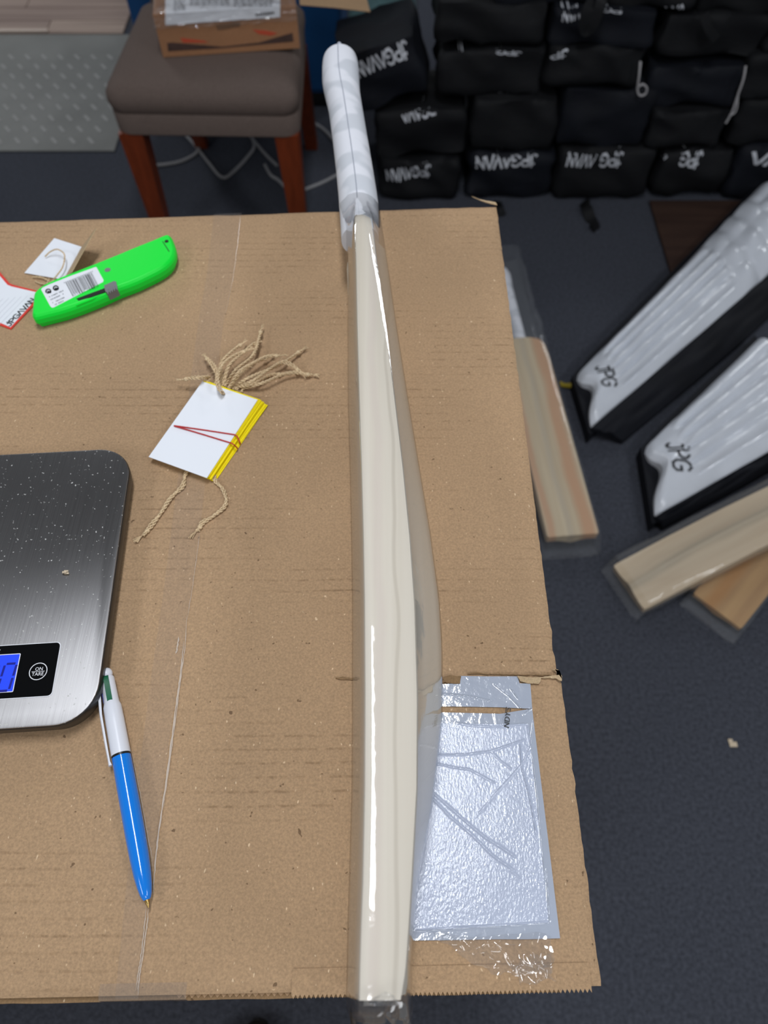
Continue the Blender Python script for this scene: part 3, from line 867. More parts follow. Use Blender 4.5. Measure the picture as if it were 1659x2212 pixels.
# crumpled end beyond the toe
h0, c0 = hull_ring(Y0 + 0.013)
toe = [Vector((p.x, Y0, p.z)) for p in h0]
NS = len(toe)
ANG = [math.atan2(p.z - c0.z, p.x - c0.x) for p in toe]
cc = Vector((c0.x, 0, c0.z))
for dy, sc, jit in ((-0.0125, 0.42, 0.006), (-0.0120, 0.68, 0.004), (-0.0095, 0.88, 0.003), (-0.005, 0.98, 0.0014), (-0.001, 1.003, 0.0004)):
    r_ = []
    for k, p in enumerate(toe):
        j = Vector((noise.noise(Vector((k * 0.33, dy * 90, 1))), noise.noise(Vector((k * 0.41, dy * 90, 5))), noise.noise(Vector((k * 0.37, dy * 90, 9))))) * jit
        w = Vector((cc.x + (p.x - cc.x) * (0.55 + 0.45 * sc), Y0 + dy, cc.z + (p.z - cc.z) * sc)) + j
        w.y = min(w.y, Y0 - 0.0008); w.z = max(w.z, BZ + 0.0004)
        r_.append(w)
    rings.append(r_)
ysl = [Y0 + 0.0005, Y0 + 0.013] + [Y0 + 0.013 + (Y1 - 0.034 - Y0 - 0.013) * i / 50 for i in range(1, 51)]
for y in ysl:
    h, c = hull_ring(max(y, Y0 + 0.013)); c = Vector((c.x, y, c.z))
    rings.append([Vector((p.x, y, p.z)) for p in h])
last = rings[-1]
lastc = c
# bridge to the handle
def circle_at(y, ex):
    i = min(range(len(axis)), key=lambda k: abs(axis[k].y - y)); p = axis[i]
    # interpolate the axis
    for a in range(len(axis) - 1):
        if axis[a].y <= y <= axis[a + 1].y:
            f = (y - axis[a].y) / max(1e-9, axis[a + 1].y - axis[a].y)
            p = axis[a].lerp(axis[a + 1], f); rr = lerp(rad[a], rad[a + 1], f); break
    else: rr = rad[0]
    return [Vector((p.x + (rr + ex) * math.cos(ANG[k]), y, p.z + (rr + ex) * math.sin(ANG[k]))) for k in range(NS)]
yb0, yb1 = Y1 - 0.034, Y1 + 0.055
for i in range(1, 10):
    f = i / 9; y = lerp(yb0, yb1, f)
    cr = circle_at(y, 0.0012)
    h, c = hull_ring(Y1 - 0.034)
    full = [p + Vector((0, y - p.y, 0)) for p in last]
    w = f * f * (3 - 2 * f) * 0.35 + f * 0.65
    rr_ = [a.lerp(b_, w) for a, b_ in zip(full, cr)]
    sec = section(min(y, Y1)) if y < Y1 else None
    if sec:                                      # never inside the shoulder
        zmx = max(p.z for p in sec) + 0.0008
        zmn = min(p.z for p in sec) - 0.0008
        ring_now = [p.copy() for p in rr_]
        top = max(p.z for p in ring_now)
        if top < zmx:
            for p in rr_:
                if p.z > HZ + 0.01: p.z += (zmx - top) * (p.z - HZ - 0.01) / max(1e-6, top - HZ - 0.01)
    rings.append(rr_)
for i in range(1, 15):
    y = yb1 + 0.010 * i
    if i > 0: break
    rings.append(circle_at(y, 0.0010 + 0.0003 * math.sin(i)))
m = MB(); m.loft(rings, True, False)
part(m, 'clear_sleeve', M['sleeve'], bat, 30)

m = MB()
def peak(u, v):
    p = at(lerp(786, 858, u), lerp(2172, lerp(2158, 2140, 1 - abs(2 * u - 1.3) if u < 0.95 else 0), v), ZT)
    return p + UP * (0.0030 + 0.0035 * abs(noise.noise(Vector((u * 7, v * 5, 2)))))
m.grid(peak, 20, 10); part(m, 'film_fold', M['crumple'], bat, 60)

# ------------------------------------------------------------------ kitchen scale
SZ = BZ + 0.019
P1, P2 = at(287, 965.5, SZ), at(203, 1563.5, SZ)
ax_y = (P1 - P2).normalized(); ax_x = Vector((ax_y.y, -ax_y.x, 0))         # x points right
LEN = (P1 - P2).length; WID = 0.175
def sc_pt(x, y, z): return P2 + ax_x * x + ax_y * y + UP * (z - P2.z)      # x <= 0 leftwards, y from the near edge
def rrect(x0, y0, x1, y1, r, n=10):
    out = []
    for cx, cy, a0 in ((x1 - r, y1 - r, 0), (x0 + r, y1 - r, 90), (x0 + r, y0 + r, 180), (x1 - r, y0 + r, 270)):
        for k in range(n + 1):
            a = math.radians(a0 + 90 * k / n); out.append((cx + r * math.cos(a), cy + r * math.sin(a)))
    return out
def ring3(poly, z): return [sc_pt(x, y, z) for x, y in poly]
scale = thing('kitchen_scale', 'flat brushed steel kitchen scale with a blue display at the left edge of the carton', 'kitchen scale', tuple(sc_pt(-WID / 2, LEN / 2, BZ)))
m = MB(); m.loft([ring3(rrect(-WID + i_, i_, -i_, LEN - i_, 0.027 - i_), z) for i_, z in ((0.004, BZ + 0.0035), (0.0016, BZ + 0.005), (0.0008, BZ + 0.009), (0.0003, BZ + 0.0120), (0.0, SZ - 0.0028), (0.0002, SZ - 0.0012))])
part(m, 'scale_base', M['black_plastic'], scale)
for fx, fy in ((-0.03, 0.03), (-WID + 0.03, 0.03), (-0.03, LEN - 0.03), (-WID + 0.03, LEN - 0.03)):
    m = MB(); m.loft([[sc_pt(fx + 0.008 * math.cos(a * 0.524), fy + 0.008 * math.sin(a * 0.524), z) for a in range(12)] for z in (BZ + 0.0006, BZ + 0.0038)])
    part(m, 'foot', M['black_plastic'], scale)
m = MB(); m.loft([ring3(rrect(-WID + i_, i_, -i_, LEN - i_, 0.027 - i_), z) for i_, z in ((0.0009, SZ - 0.0012), (0.0006, SZ - 0.0008), (0.0008, SZ - 0.0002), (0.0018, SZ))])
plate = part(m, 'steel_platform', M['steel'], scale, 50)
def loc2(px, py):
    p = at(px, py, SZ); d_ = p - P2; return d_.dot(ax_x), d_.dot(ax_y)
xr = (loc2(134, 1388)[0] + loc2(112, 1507)[0]) / 2
yt, yb = loc2(90, 1389)[1], loc2(60, 1508)[1]
pw = 0.078
m = MB(); m.loft([ring3(rrect(xr - pw, yb, xr, yt, 0.0032, 5), z) for z in (SZ - 0.0001, SZ + 0.0004)])
part(m, 'display_rim', M['white_print'], scale)
m = MB(); m.loft([ring3(rrect(xr - pw + 0.0006, yb + 0.0006, xr - 0.0006, yt - 0.0006, 0.0028, 5), z) for z in (SZ + 0.0001, SZ + 0.0006)])
panel = part(m, 'display_panel', M['black_gloss'], scale)
xl = (loc2(46, 1413)[0] + loc2(29, 1497)[0]) / 2; lt, lb = loc2(20, 1413.5)[1], loc2(14, 1496.5)[1]
def flat(poly, z, h=0.0003):
    mm = MB(); mm.loft([[sc_pt(x, y, zz_) for x, y in poly] for zz_ in (z, z + h)]); return mm
part(flat(rrect(xl - 0.045, lb, xl, lt, 0.0008, 3), SZ + 0.0004), 'screen_frame', M['white_print'], panel)
part(flat(rrect(xl - 0.045 + 0.0006, lb + 0.0006, xl - 0.0006, lt - 0.0006, 0.0004, 3), SZ + 0.0005), 'lit_screen', M['lcd'], panel)
hh = lt - lb
def digit(x1, segs, nm='digit'):
    mm = MB(); y0, y1 = lb + 0.0011, lb + hh * 0.735; ym = (y0 + y1) / 2; w = 0.0078; x0 = x1 - w; t = 0.0016
    D = {'a': ((x0 + .001, y1), (x1 - .001, y1)), 'd': ((x0 + .001, y0), (x1 - .001, y0)), 'g': ((x0 + .001, ym), (x1 - .001, ym)),
         'f': ((x0, ym + .0007), (x0, y1 - .001)), 'b': ((x1, ym + .0007), (x1, y1 - .001)), 'e': ((x0, y0 + .001), (x0, ym - .0007)), 'c': ((x1, y0 + .001), (x1, ym - .0007))}
    sl = lambda x, y: sc_pt(x + (y - y0) * 0.10, y, SZ + 0.00095)
    for s in segs:
        (ax, ay), (bx, by) = D[s]
        if abs(ax - bx) < 1e-6: q_ = [(ax - t / 2, ay), (ax + t / 2, ay), (bx + t / 2, by), (bx - t / 2, by)]
        else: q_ = [(ax, ay - t / 2), (bx, by - t / 2), (bx, by + t / 2), (ax, ay + t / 2)]
        mm.add([sl(x, y) for x, y in q_], [[0, 1, 2, 3]])
    return part(mm, nm, M['lcd_dark'], panel, None)
digit(xl - 0.0030, 'abcdef'); digit(xl - 0.0145, 'abcdef'); digit(xl - 0.026, 'abc')
bx, by = loc2(83.5, 1451)
m = MB(); rr0, rr1 = 0.00545, 0.00600
for k in range(40):
    a0, a1 = 2 * math.pi * k / 40, 2 * math.pi * (k + 1) / 40
    m.add([sc_pt(bx + rr * math.cos(a), by + rr * math.sin(a), SZ + 0.0008) for rr, a in ((rr0, a0), (rr1, a0), (rr1, a1), (rr0, a1))], [[0, 1, 2, 3]])
put_font(m, 'ON', 0.0033, sc_pt(bx + 0.0003, by + 0.0017, SZ + 0.0008), ax_x, ax_y, 0.006)
put_font(m, 'TARE', 0.0033, sc_pt(bx, by - 0.0018, SZ + 0.0008), ax_x, ax_y, 0.006)
m.add([sc_pt(bx + x, by + y, SZ + 0.0008) for x, y in ((-0.0043, -0.0002), (0.0043, -0.0002), (0.0043, 0.0001), (-0.0043, 0.0001))], [[0, 1, 2, 3]])
part(m, 'tare_button', M['white_print'], panel, None)
m = MB(); gx, gy = loc2(1, 1407)
put_font(m, 'kg', 0.0042, sc_pt(gx - 0.0016, gy, SZ + 0.0008), ax_x, ax_y, 0.01)
part(m, 'unit_lettering', M['white_print'], panel, None)
m = MB()                                                  # a shred of packing on the platform, part loose fluff
c = at(140, 1237, SZ + 0.001)
for k in range(5):
    m.box(c + Vector((R.uniform(-1, 1) * 0.002, R.uniform(-1, 1) * 0.0012, 0.0004 * k)), (0.003, 0.0012, 0.0006), M=None)
solo(m, 'paper_shred', M['scrap'], 'tiny beige paper shred lying on the steel platform of the scale', 'scrap', org=c)

# ------------------------------------------------------------------ ballpoint pen
PZ = BZ + 0.0066
pA, pB = at(228.5, 1446, PZ), at(320.5, 1961, PZ)
pd = (pB - pA).normalized(); pl = (pB - pA).length
px_ = Vector((-pd.y, pd.x, 0))                               # to the right of the pen in the photo
def pt_at(py):                                               # distance along the pen for a row of the photo
    x = lerp(228.5, 320.5, (py - 1446) / (1961 - 1446)); return (at(x, py, PZ) - pA).dot(pd)
pen = thing('ballpoint_pen', 'four-colour retractable ballpoint pen with blue barrel and white top, beside the steel scale', 'pen', (pA.x, pA.y, BZ))
def lathe(prof, n=20, facet=None):
    rings = []
    for t, r in prof:
        rings.append([pA + pd * t + (px_ * math.cos(2 * math.pi * k / n) + UP * math.sin(2 * math.pi * k / n)) * r for k in range(n)])
    mm = MB(); mm.loft(rings); return mm
T = pt_at
part(lathe([(T(1634.5), 0.0050), (T(1635), 0.0060), (T(1700), 0.0061), (T(1800), 0.0060), (T(1850), 0.0057), (T(1890), 0.0051), (T(1915), 0.0043), (T(1932), 0.0034), (T(1940), 0.0026), (T(1944), 0.0018)], 32), 'lower_barrel', M['blue_plastic'], pen)
part(lathe([(T(1630.5), 0.0050), (T(1630.6), 0.00605), (T(1634.8), 0.00605), (T(1634.9), 0.0050)], 32), 'ring', M['black_plastic'], pen)
part(lathe([(T(1463), 0.0030), (T(1464), 0.0042), (T(1467), 0.0045), (T(1510), 0.0048), (T(1519), 0.0050), (T(1527), 0.0058), (T(1560), 0.0060), (T(1630), 0.0061), (T(1630.6), 0.0055)], 32), 'upper_barrel', M['white_plastic'], pen)
part(lathe([(T(1943), 0.0018), (T(1944), 0.0016), (T(1952), 0.0011), (T(1958), 0.0006), (T(1961), 0.0003)], 16), 'tip', M['brass'], pen)
m = MB(); bc = pA + pd * T(1455.5); m.blob(bc + UP * 0.0003, (0.0041, 0.0041, 0.0038), 12)
ball = part(m, 'ball_top', M['white_plastic'], pen)
m = MB(); m.tube([bc + UP * 0.0036 - px_ * 0.0006, bc + UP * 0.00385 - px_ * 0.0006], 0.0012, 10)
part(m, 'ball_hole_shade', M['grey_line'], ball)  # grey disc on the ball paints the shade in its hole
def slider(c_ang, t0, t1, w, r, mt):
    mm = MB(); a = math.radians(c_ang); nn = px_ * math.cos(a) + UP * math.sin(a); tt = px_ * -math.sin(a) + UP * math.cos(a)
    secs = []
    for t, h in ((t0, 0.0), (t0 + 0.0006, 0.0006), (t0 + 0.004, 0.0010), (t0 + 0.006, 0.0004), (t1 - 0.0005, 0.0004), (t1, 0.0)):
        secs.append([pA + pd * t + tt * s * w / 2 + nn * (r + hh_) for s, hh_ in ((-1, -0.0008), (1, -0.0008), (1, h), (-1, h))])
    mm.loft(secs); return mm
part(slider(86, T(1464.5), T(1518), 0.0034, 0.0046, 0), 'green_slider', M['green_slider'], pen, label='dark green slider')
part(slider(172, T(1470), T(1518), 0.0034, 0.0046, 0), 'blue_slider', M['navy_slider'], pen, label='dark blue slider')
m = MB(); a = math.radians(158)
nn = px_ * math.cos(a) + UP * math.sin(a); tt = px_ * -math.sin(a) + UP * math.cos(a)
secs = []
for t, r0, r1, w in ((T(1490), 0.0045, 0.0062, 0.003), (T(1502), 0.0062, 0.0080, 0.0036), (T(1540), 0.0074, 0.0087, 0.0038), (T(1600), 0.0074, 0.0086, 0.0036), (T(1640), 0.0073, 0.0083, 0.0034), (T(1648), 0.0066, 0.0084, 0.0030)):
    secs.append([pA + pd * t + tt * s * w / 2 + nn * r for s, r in ((-1, r0), (1, r0), (1, r1), (-1, r1))])
m.loft(secs); part(m, 'pocket_clip', M['white_plastic'], pen)

# ------------------------------------------------------------------ green safety knife
def kp(x, y, z): return at(x / 3.95, 460 + y / 3.95, z)
KO = [(280, 885), (288, 905), (305, 916), (335, 914), (430, 890), (540, 862), (660, 822), (790, 772), (920, 718), (1030, 668), (1170, 615), (1300, 553), (1390, 505), (1450, 460), (1492, 408), (1506, 350), (1500, 300), (1482, 250), (1462, 217), (1420, 213), (1300, 262), (1150, 322), (1000, 385), (820, 458), (600, 545), (440, 610), (360, 655), (318, 690), (300, 712), (292, 760)]
KZ = BZ + 0.012
kb = smooth([kp(x, y, KZ) for x, y in KO] + [kp(280, 885, KZ)], 3)[:-1]
kc = sum(kb, Vector()) / len(kb)
knife = thing('safety_knife', 'bright green plastic safety knife with a barcode sticker, lying by the red-edged tag', 'box cutter', (kc.x, kc.y, BZ))
def inset(poly, dist):
    n = len(poly); out = []
    for i in range(n):
        a, b_, c = poly[i - 1], poly[i], poly[(i + 1) % n]
        d1, d2 = (b_ - a).normalized(), (c - b_).normalized()
        nn = Vector((-(d1.y + d2.y), d1.x + d2.x, 0))
        nn = nn.normalized() if nn.length > 1e-6 else Vector((-d1.y, d1.x, 0))
        out.append(b_ + nn * dist)
    return out
area_ = sum(kb[i].x * kb[(i + 1) % len(kb)].y - kb[(i + 1) % len(kb)].x * kb[i].y for i in range(len(kb)))
if area_ < 0: kb = kb[::-1]
def at_z(poly, z): return [Vector((p.x, p.y, z)) for p in poly]
m = MB(); m.loft([at_z(inset(kb, i_), z) for i_, z in ((0.0042, BZ + 0.0005), (0.0030, BZ + 0.0014), (0.0012, BZ + 0.006), (0.0004, BZ + 0.0074), (0.0, BZ + 0.0078), (0.0, BZ + 0.0125), (0.0009, BZ + 0.0150), (0.0024, BZ + 0.0168), (0.0030, BZ + 0.0172))])
kbody = part(m, 'knife_body', M['neon_green'], knife, 16)
KT = BZ + 0.0172
def kpoly(pts, z0, z1):
    P = [kp(x, y, (z0 + z1) / 2) for x, y in pts]; mm = MB(); mm.prism([(p.x, p.y) for p in P], z0, z1); return mm
part(kpoly([(660, 750), (760, 712), (880, 668), (985, 618), (1000, 632), (905, 690), (780, 738), (680, 768)], BZ + 0.0120, KT + 0.0001), 'slide_slot_shade', M['slot_shade'], knife)  # raised black strip painted as the slot's shaded inside
part(kpoly([(645, 800), (660, 790), (905, 685), (915, 705), (800, 765), (665, 818)], BZ + 0.008, BZ + 0.0160), 'slide_rail', M['neon_green'], knife)
m = kpoly([(900, 650), (985, 612), (1004, 618), (1012, 672), (930, 712), (912, 700)], BZ + 0.009, KT + 0.0008)
but = part(m, 'slide_button', M['grey_button'], knife)
for k in range(5):
    x = 915 + 19 * k
    part(kpoly([(x, 652 - 8.5 * k), (x + 8, 648 - 8.5 * k), (x + 12, 690 - 8.5 * k), (x + 4, 694 - 8.5 * k)], KT + 0.0007, KT + 0.0012), 'grip_ridge', M['grey_button'], but)
def disc(x, y, z, r, h=0.0003, n=20):
    c = kp(x, y, z); mm = MB(); mm.loft([[c + Vector((r * math.cos(k * 6.2832 / n), r * math.sin(k * 6.2832 / n), zz_)) for k in range(n)] for zz_ in (0, h)]); return mm
part(disc(918, 487, KT - 0.0001, 0.0029), 'screw_recess', M['grey_button'], knife)
part(disc(1424, 250, KT - 0.0010, 0.0020, 0.0013), 'hanging_hole_shade', M['slot_shade'], knife)  # dark plug in place of the hole's shaded inside
part(kpoly([(1385, 245), (1391, 243), (1447, 330), (1441, 333)], KT - 0.0004, KT + 0.0001), 'parting_groove', M['slot_shade'], knife)
part(kpoly([(404, 872), (416, 868), (432, 888), (420, 893)], BZ + 0.010, BZ + 0.0130), 'parting_groove', M['slot_shade'], knife)
st = part(kpoly([(352, 655), (362, 640), (420, 612), (600, 540), (816, 463), (824, 466), (884, 574), (880, 590), (458, 808), (440, 808), (428, 795)], KT - 0.0002, KT + 0.0003), 'barcode_sticker', M['paper'], knife)
m = MB(); uo, ue = Vector((560, 595)), Vector((785, 508)); dn = Vector((62, 118))
x = 0.0
while x < 1.0:
    w = R.choice([0.012, 0.012, 0.022, 0.034]); p = uo.lerp(ue, x); q_ = uo.lerp(ue, min(1, x + w)); f = 1 - 0.12 * (R.random() < 0.3)
    m.add([kp(v.x, v.y, KT + 0.0005) for v in (p, q_, q_ + dn * f, p + dn * f)], [[0, 1, 2, 3]])
    x += w + R.choice([0.014, 0.02, 0.03])
part(m, 'barcode', M['black_ink'], st, None)
m = MB()
for (ox, oy) in ((412, 668), (476, 640)):                     # two small dark pictograms
    for k in range(12):
        a = k * 0.5236
        if ox == 412 and k in (2, 3, 4): continue
        c = Vector((ox + 20 * math.cos(a), oy + 18 * math.sin(a)))
        m.add([kp(c.x + dx, c.y + dy, KT + 0.0005) for dx, dy in ((-6, -5), (6, -5), (6, 5), (-6, 5))], [[0, 1, 2, 3]])
    m.add([kp(ox + dx, oy + dy, KT + 0.0005) for dx, dy in ((-6, -6), (26, 4), (24, 14), (-12, 22))], [[0, 1, 2, 3]])
part(m, 'sticker_symbols', M['black_ink'], st, None)
m = MB()
for (x0, y0, n) in ((418, 712, 13), (430, 736, 12), (446, 762, 11), (458, 782, 10)):
    for k in range(n):
        if R.random() < 0.15: continue
        x = x0 + 9.4 * k; y = y0 - 4.3 * k; w = R.uniform(4, 7)
        m.add([kp(x + dx, y + dy, KT + 0.0005) for dx, dy in ((0, 0), (w, -w * 0.45), (w + 4, 9 - w * 0.45), (4, 9))], [[0, 1, 2, 3]])
for k in range(18):                                            # digits along the bars
    x = 545 + 14 * k; y = 592 - 5.6 * k
    m.add([kp(x + dx, y + dy, KT + 0.0005) for dx, dy in ((0, 0), (6, -2.5), (9, 5), (3, 8))], [[0, 1, 2, 3]])
part(m, 'small_print', M['grey_ink'], st, None)

# ------------------------------------------------------------------ twine helper
def twine(pts, r=0.0009, twist=0.0075, n=6, strands=2):
    """two strands laid round each other along the path"""
    P = smooth(pts, 8); mm = MB(); ln = [0.0]
    for a, b_ in zip(P, P[1:]): ln.append(ln[-1] + (b_ - a).length)
    k = max(8, int(ln[-1] / 0.0012)); Q = []; j = 0
    for i in range(k + 1):
        s = ln[-1] * i / k
        while j < len(P) - 2 and ln[j + 1] < s: j += 1
        Q.append(P[j].lerp(P[j + 1], (s - ln[j]) / max(1e-9, ln[j + 1] - ln[j])))
    for st_ in range(strands):
        W = []
        for i, q in enumerate(Q):
            t = (Q[min(i + 1, k)] - Q[max(0, i - 1)]).normalized()
            a = UP.cross(t); a = a.normalized() if a.length > 1e-3 else Vector((1, 0, 0)); b_ = t.cross(a)
            ph = ln[-1] * i / k / twist * 2 * math.pi + st_ * 2 * math.pi / strands
            W.append(q + (a * math.cos(ph) + b_ * math.sin(ph)) * r * 0.72)
        mm.tube(W, r * 0.56, n)
    return mm
def fray(mm, p, d, ln=0.006, n=7, r=0.00022, spread=0.35):
    for i in range(n):
        v = (d + Vector((R.uniform(-1, 1), R.uniform(-1, 1), R.uniform(-0.3, 0.5))) * spread).normalized()
        e_ = p + v * ln * R.uniform(0.7, 1.2)
        e_.z = max(e_.z, BZ + 0.0004)
        mm.tube([p, p.lerp(e_, 0.5) + Vector((0, 0, 0.0004)), e_], r, 4)

# ------------------------------------------------------------------ bundle of swing tags
def zp(x, y, z): return at(280 + x / 3.77, 680 + y / 3.77, z)
CH = 0.00055; NT = 12
c0_ = [zp(545, 530, BZ + 0.008), zp(1005, 680, BZ + 0.008), zp(668, 1342, BZ + 0.008), zp(205, 1170, BZ + 0.008)]
ctop = sum(c0_, Vector()) / 4
uu = ((c0_[1] - c0_[0]) + (c0_[2] - c0_[3])).normalized(); vv = Vector((-uu.y, uu.x, 0))
cw = ((c0_[1] - c0_[0]).length + (c0_[2] - c0_[3]).length) / 2; chh = ((c0_[0] - c0_[3]).length + (c0_[1] - c0_[2]).length) / 2
base_ang = math.atan2(uu.y, uu.x)
SPOT = ['bottom', 'second from the bottom', 'third from the bottom', 'fourth from the bottom', 'fifth from the bottom', 'sixth from the bottom', 'seventh from the bottom',
        'fifth from the top', 'fourth from the top', 'third from the top', 'second from the top', 'top']
# ends of the twine loops in the close-up's pixels
ENDS = [[(885, 590), (985, 570), (1130, 500), (1250, 480)], [(930, 600), (1080, 560), (1290, 480), (1490, 490)], [(860, 580), (960, 520), (1200, 420), (1400, 290)],
        [(880, 585), (1000, 540), (1210, 400), (1300, 410), (1400, 470)], [(840, 570), (900, 480), (1010, 400), (1130, 345)], [(790, 555), (860, 450), (1000, 330), (1075, 120)],
        [(760, 560), (800, 420), (900, 330), (990, 250), (1040, 230)], [(740, 545), (740, 400), (830, 300), (920, 235)], [(700, 540), (700, 470), (660, 400), (620, 345)],
        [(640, 520), (560, 520), (500, 520), (430, 530)], [(820, 570), (880, 470), (960, 420), (1100, 350), (1230, 330)], [(768, 645), (735, 625), (710, 560), (715, 480), (770, 390), (860, 330), (960, 290)]]
LOW = {0: [(450, 1300), (440, 1400), (330, 1490), (250, 1620), (185, 1720), (100, 1800)], 1: [(690, 1350), (770, 1430), (780, 1540), (680, 1640), (600, 1700), (545, 1760)]}
for i in range(NT):
    f = i / (NT - 1)
    off = Vector((0.0056 * (1 - f) + R.uniform(-1, 1) * 0.0007, R.uniform(-1, 1) * 0.0008 + 0.0006 * (1 - f), 0)) + vv * 0.0016 * (i < NT - 1)
    ang = base_ang + (math.radians(-5.0 * (1 - f) * (0.4 + 0.6 * ((i * 7) % 3) / 2)) if i < NT - 1 else 0)
    z0 = BZ + 0.0004 + i * 0.00064
    cpos = ctop + off; cpos.z = z0
    if i == NT - 1: cpos = Vector((ctop.x, ctop.y, z0))
    lab_ = ('plain white swing tag on top of the twine-strung bundle' if i == NT - 1 else
            'yellow-edged swing tag in the banded bundle, %s of its stack' % SPOT[i])
    t = thing('swing_tag', lab_, 'tag', tuple(cpos), (0, 0, ang), 'swing tags bundled by a red band', local=True)
    m = MB()
    w, h = cw / 2, chh / 2
    m.prism([(-w, -h), (w, -h), (w, h), (-w, h)], 0, CH)
    part(m, 'card', M['tag_white'] if i == NT - 1 else M['tag_yellow'], t)
    if i < NT - 1:
        m = MB(); b_ = 0.0022; r_ = 0.003
        po = []
        for cx, cy, a0 in ((w - b_ - r_, h - b_ - r_, 0), (-w + b_ + r_, h - b_ - r_, 90), (-w + b_ + r_, -h + b_ + r_, 180), (w - b_ - r_, -h + b_ + r_, 270)):
            for k in range(5): po.append((cx + r_ * math.cos(math.radians(a0 + 22.5 * k)), cy + r_ * math.sin(math.radians(a0 + 22.5 * k))))
        m.prism(po, CH - 0.0001, CH + 0.00004)
        part(m, 'printed_face', M['tag_white'], t)
    else:
        hq = zp(764, 645, z0 + CH) - cpos; hq = Matrix.Rotation(-ang, 3, 'Z') @ hq
        m = MB(); m.loft([[Vector((hq.x + 0.0017 * math.cos(k * 0.5236), hq.y + 0.0017 * math.sin(k * 0.5236), zz_)) for k in range(12)] for zz_ in (CH - 0.0001, CH + 0.00005)])
        part(m, 'punched_hole_shade', M['black_ink'], t)  # black disc on the card stands for the shade in the hole
    # its loop of twine, in the tag's own space
    inv = Matrix.Translation(cpos) @ Matrix.Rotation(ang, 4, 'Z'); inv.invert()
    E_ = ENDS[i] if i != 0 and i != 1 else ENDS[i]
    zs_ = [z0 + 0.0012 if i == NT - 1 else max(z0, BZ + 0.0022)] + [BZ + 0.0025 + 0.0009 * i + 0.005 * math.sin(math.pi * (k + 1) / len(E_)) for k in range(1, len(E_))]
    P = [zp(x, y, z) for (x, y), z in zip(E_, zs_)]
    if i < NT - 1: P = [P[0].lerp(cpos, 0.08)] + P
    P[0].z = z0 + (0.0013 if i == NT - 1 else 0.0003)
    m = twine(P, 0.00105)
    P2_ = [p + Vector((0.0016, 0.0012, 0.0008)) * (1 if 0 < k < len(P) - 1 else 0) for k, p in enumerate(P)]
    for q_ in (twine(P2_, 0.00095),): m.add(q_.v, q_.f)
    low = None
    if i in LOW:
        low = MB(); z_ = BZ + 0.0018; PL = [zp(x, y, z_) for x, y in LOW[i]]; PL = [PL[0].lerp(cpos, 0.25)] + PL
        PL[0].z = z_
        for q_ in (twine(PL, 0.0011), twine([p + Vector((0.0018 * math.sin(2.3 * k), -0.0012 * math.cos(1.9 * k), 0.0004)) for k, p in enumerate(PL)], 0.0010)): low.add(q_.v, q_.f)
        low.blob(PL[-1].lerp(PL[-2], 0.5), (0.0021, 0.0021, 0.0016), 6)
        fray(low, PL[-1], (PL[-1] - PL[-2]).normalized(), 0.007, 10, 0.0003)
    pe, pq = P[-1], P[-2]; d_ = (pe - pq).normalized()
    m.blob(pe - d_ * 0.004, (0.0022, 0.0022, 0.0018), 6)
    fray(m, pe, d_, 0.006, 9, 0.0003)
    fray(m, P[len(P) // 2], Vector((0.3, 0.2, 0.4)), 0.007, 3, 0.00012, 1.0)
    m.v = [inv @ v for v in m.v]
    part(m, 'twine_loop', M['jute'], t, 60)
    if low:
        low.v = [inv @ v for v in low.v]; part(low, 'twine_tail', M['jute'], t, 60)
tz = BZ + 0.0004 + NT * 0.00064 + 0.0007
m = MB()
def band(pts, zz_): return [zp(x, y, z) for (x, y), z in zip(pts, zz_)]
m.tube(band([(352, 912), (364, 903), (600, 937), (860, 977), (876, 990), (896, 1035), (902, 1052)], [tz - 0.006, tz, tz, tz, tz - 0.0005, tz - 0.0035, BZ + 0.0016]), 0.00055, 8)
m.tube(band([(352, 916), (366, 905), (600, 975), (832, 1046), (850, 1060), (874, 1082), (880, 1092)], [tz - 0.006, tz + 0.0003, tz, tz, tz - 0.0004, tz - 0.004, BZ + 0.0016]), 0.00055, 8)
solo(m, 'rubber_band', M['red_rubber'], 'thin red rubber band stretched twice round the bundle of yellow-edged tags', 'rubber band', org=ctop)

# ------------------------------------------------------------------ folded white tag behind the knife
c = kp(430, 380, BZ)
ft = thing('folded_tag', 'small folded white tag with twine, half open behind the green knife', 'tag', tuple(c))
m = MB(); zf = BZ + 0.003
a_, b2, c2, d2_ = kp(465, 218, zf + 0.002), kp(210, 514, BZ + 0.0012), kp(545, 572, BZ + 0.0012), kp(698, 292, zf + 0.001)
m.slab([b2, c2, d2_, a_], 0.0005)
part(m, 'front_leaf', M['tag_white'], ft)
m = MB(); o1, o2 = kp(818, 130, BZ + 0.030), kp(610, 505, BZ + 0.018)
m.slab([c2 + UP * 0.0006, o2, o1, d2_ + UP * 0.0006], -0.0006)
part(m, 'back_leaf', M['kraft_pale'], ft, label='brown card leaf standing half open')
m = twine([kp(385, 372, BZ + 0.0055), kp(430, 330, BZ + 0.009), kp(490, 310, BZ + 0.012), kp(545, 345, BZ + 0.012), kp(550, 400, BZ + 0.011), kp(530, 470, BZ + 0.009), (kp(480, 540, BZ + 0.007)), kp(438, 592, BZ + 0.004)], 0.0007, 0.005)
for q_ in (twine([kp(275, 548, BZ + 0.0016), kp(330, 545, BZ + 0.0030), kp(385, 560, BZ + 0.003), kp(440, 600, BZ + 0.0022)], 0.0008),
           twine([kp(300, 580, BZ + 0.0014), kp(340, 600, BZ + 0.0018), kp(400, 600, BZ + 0.0030), kp(420, 560, BZ + 0.0034)], 0.0008)): m.add(q_.v, q_.f)
part(m, 'twine_loop', M['jute'], ft, 60)

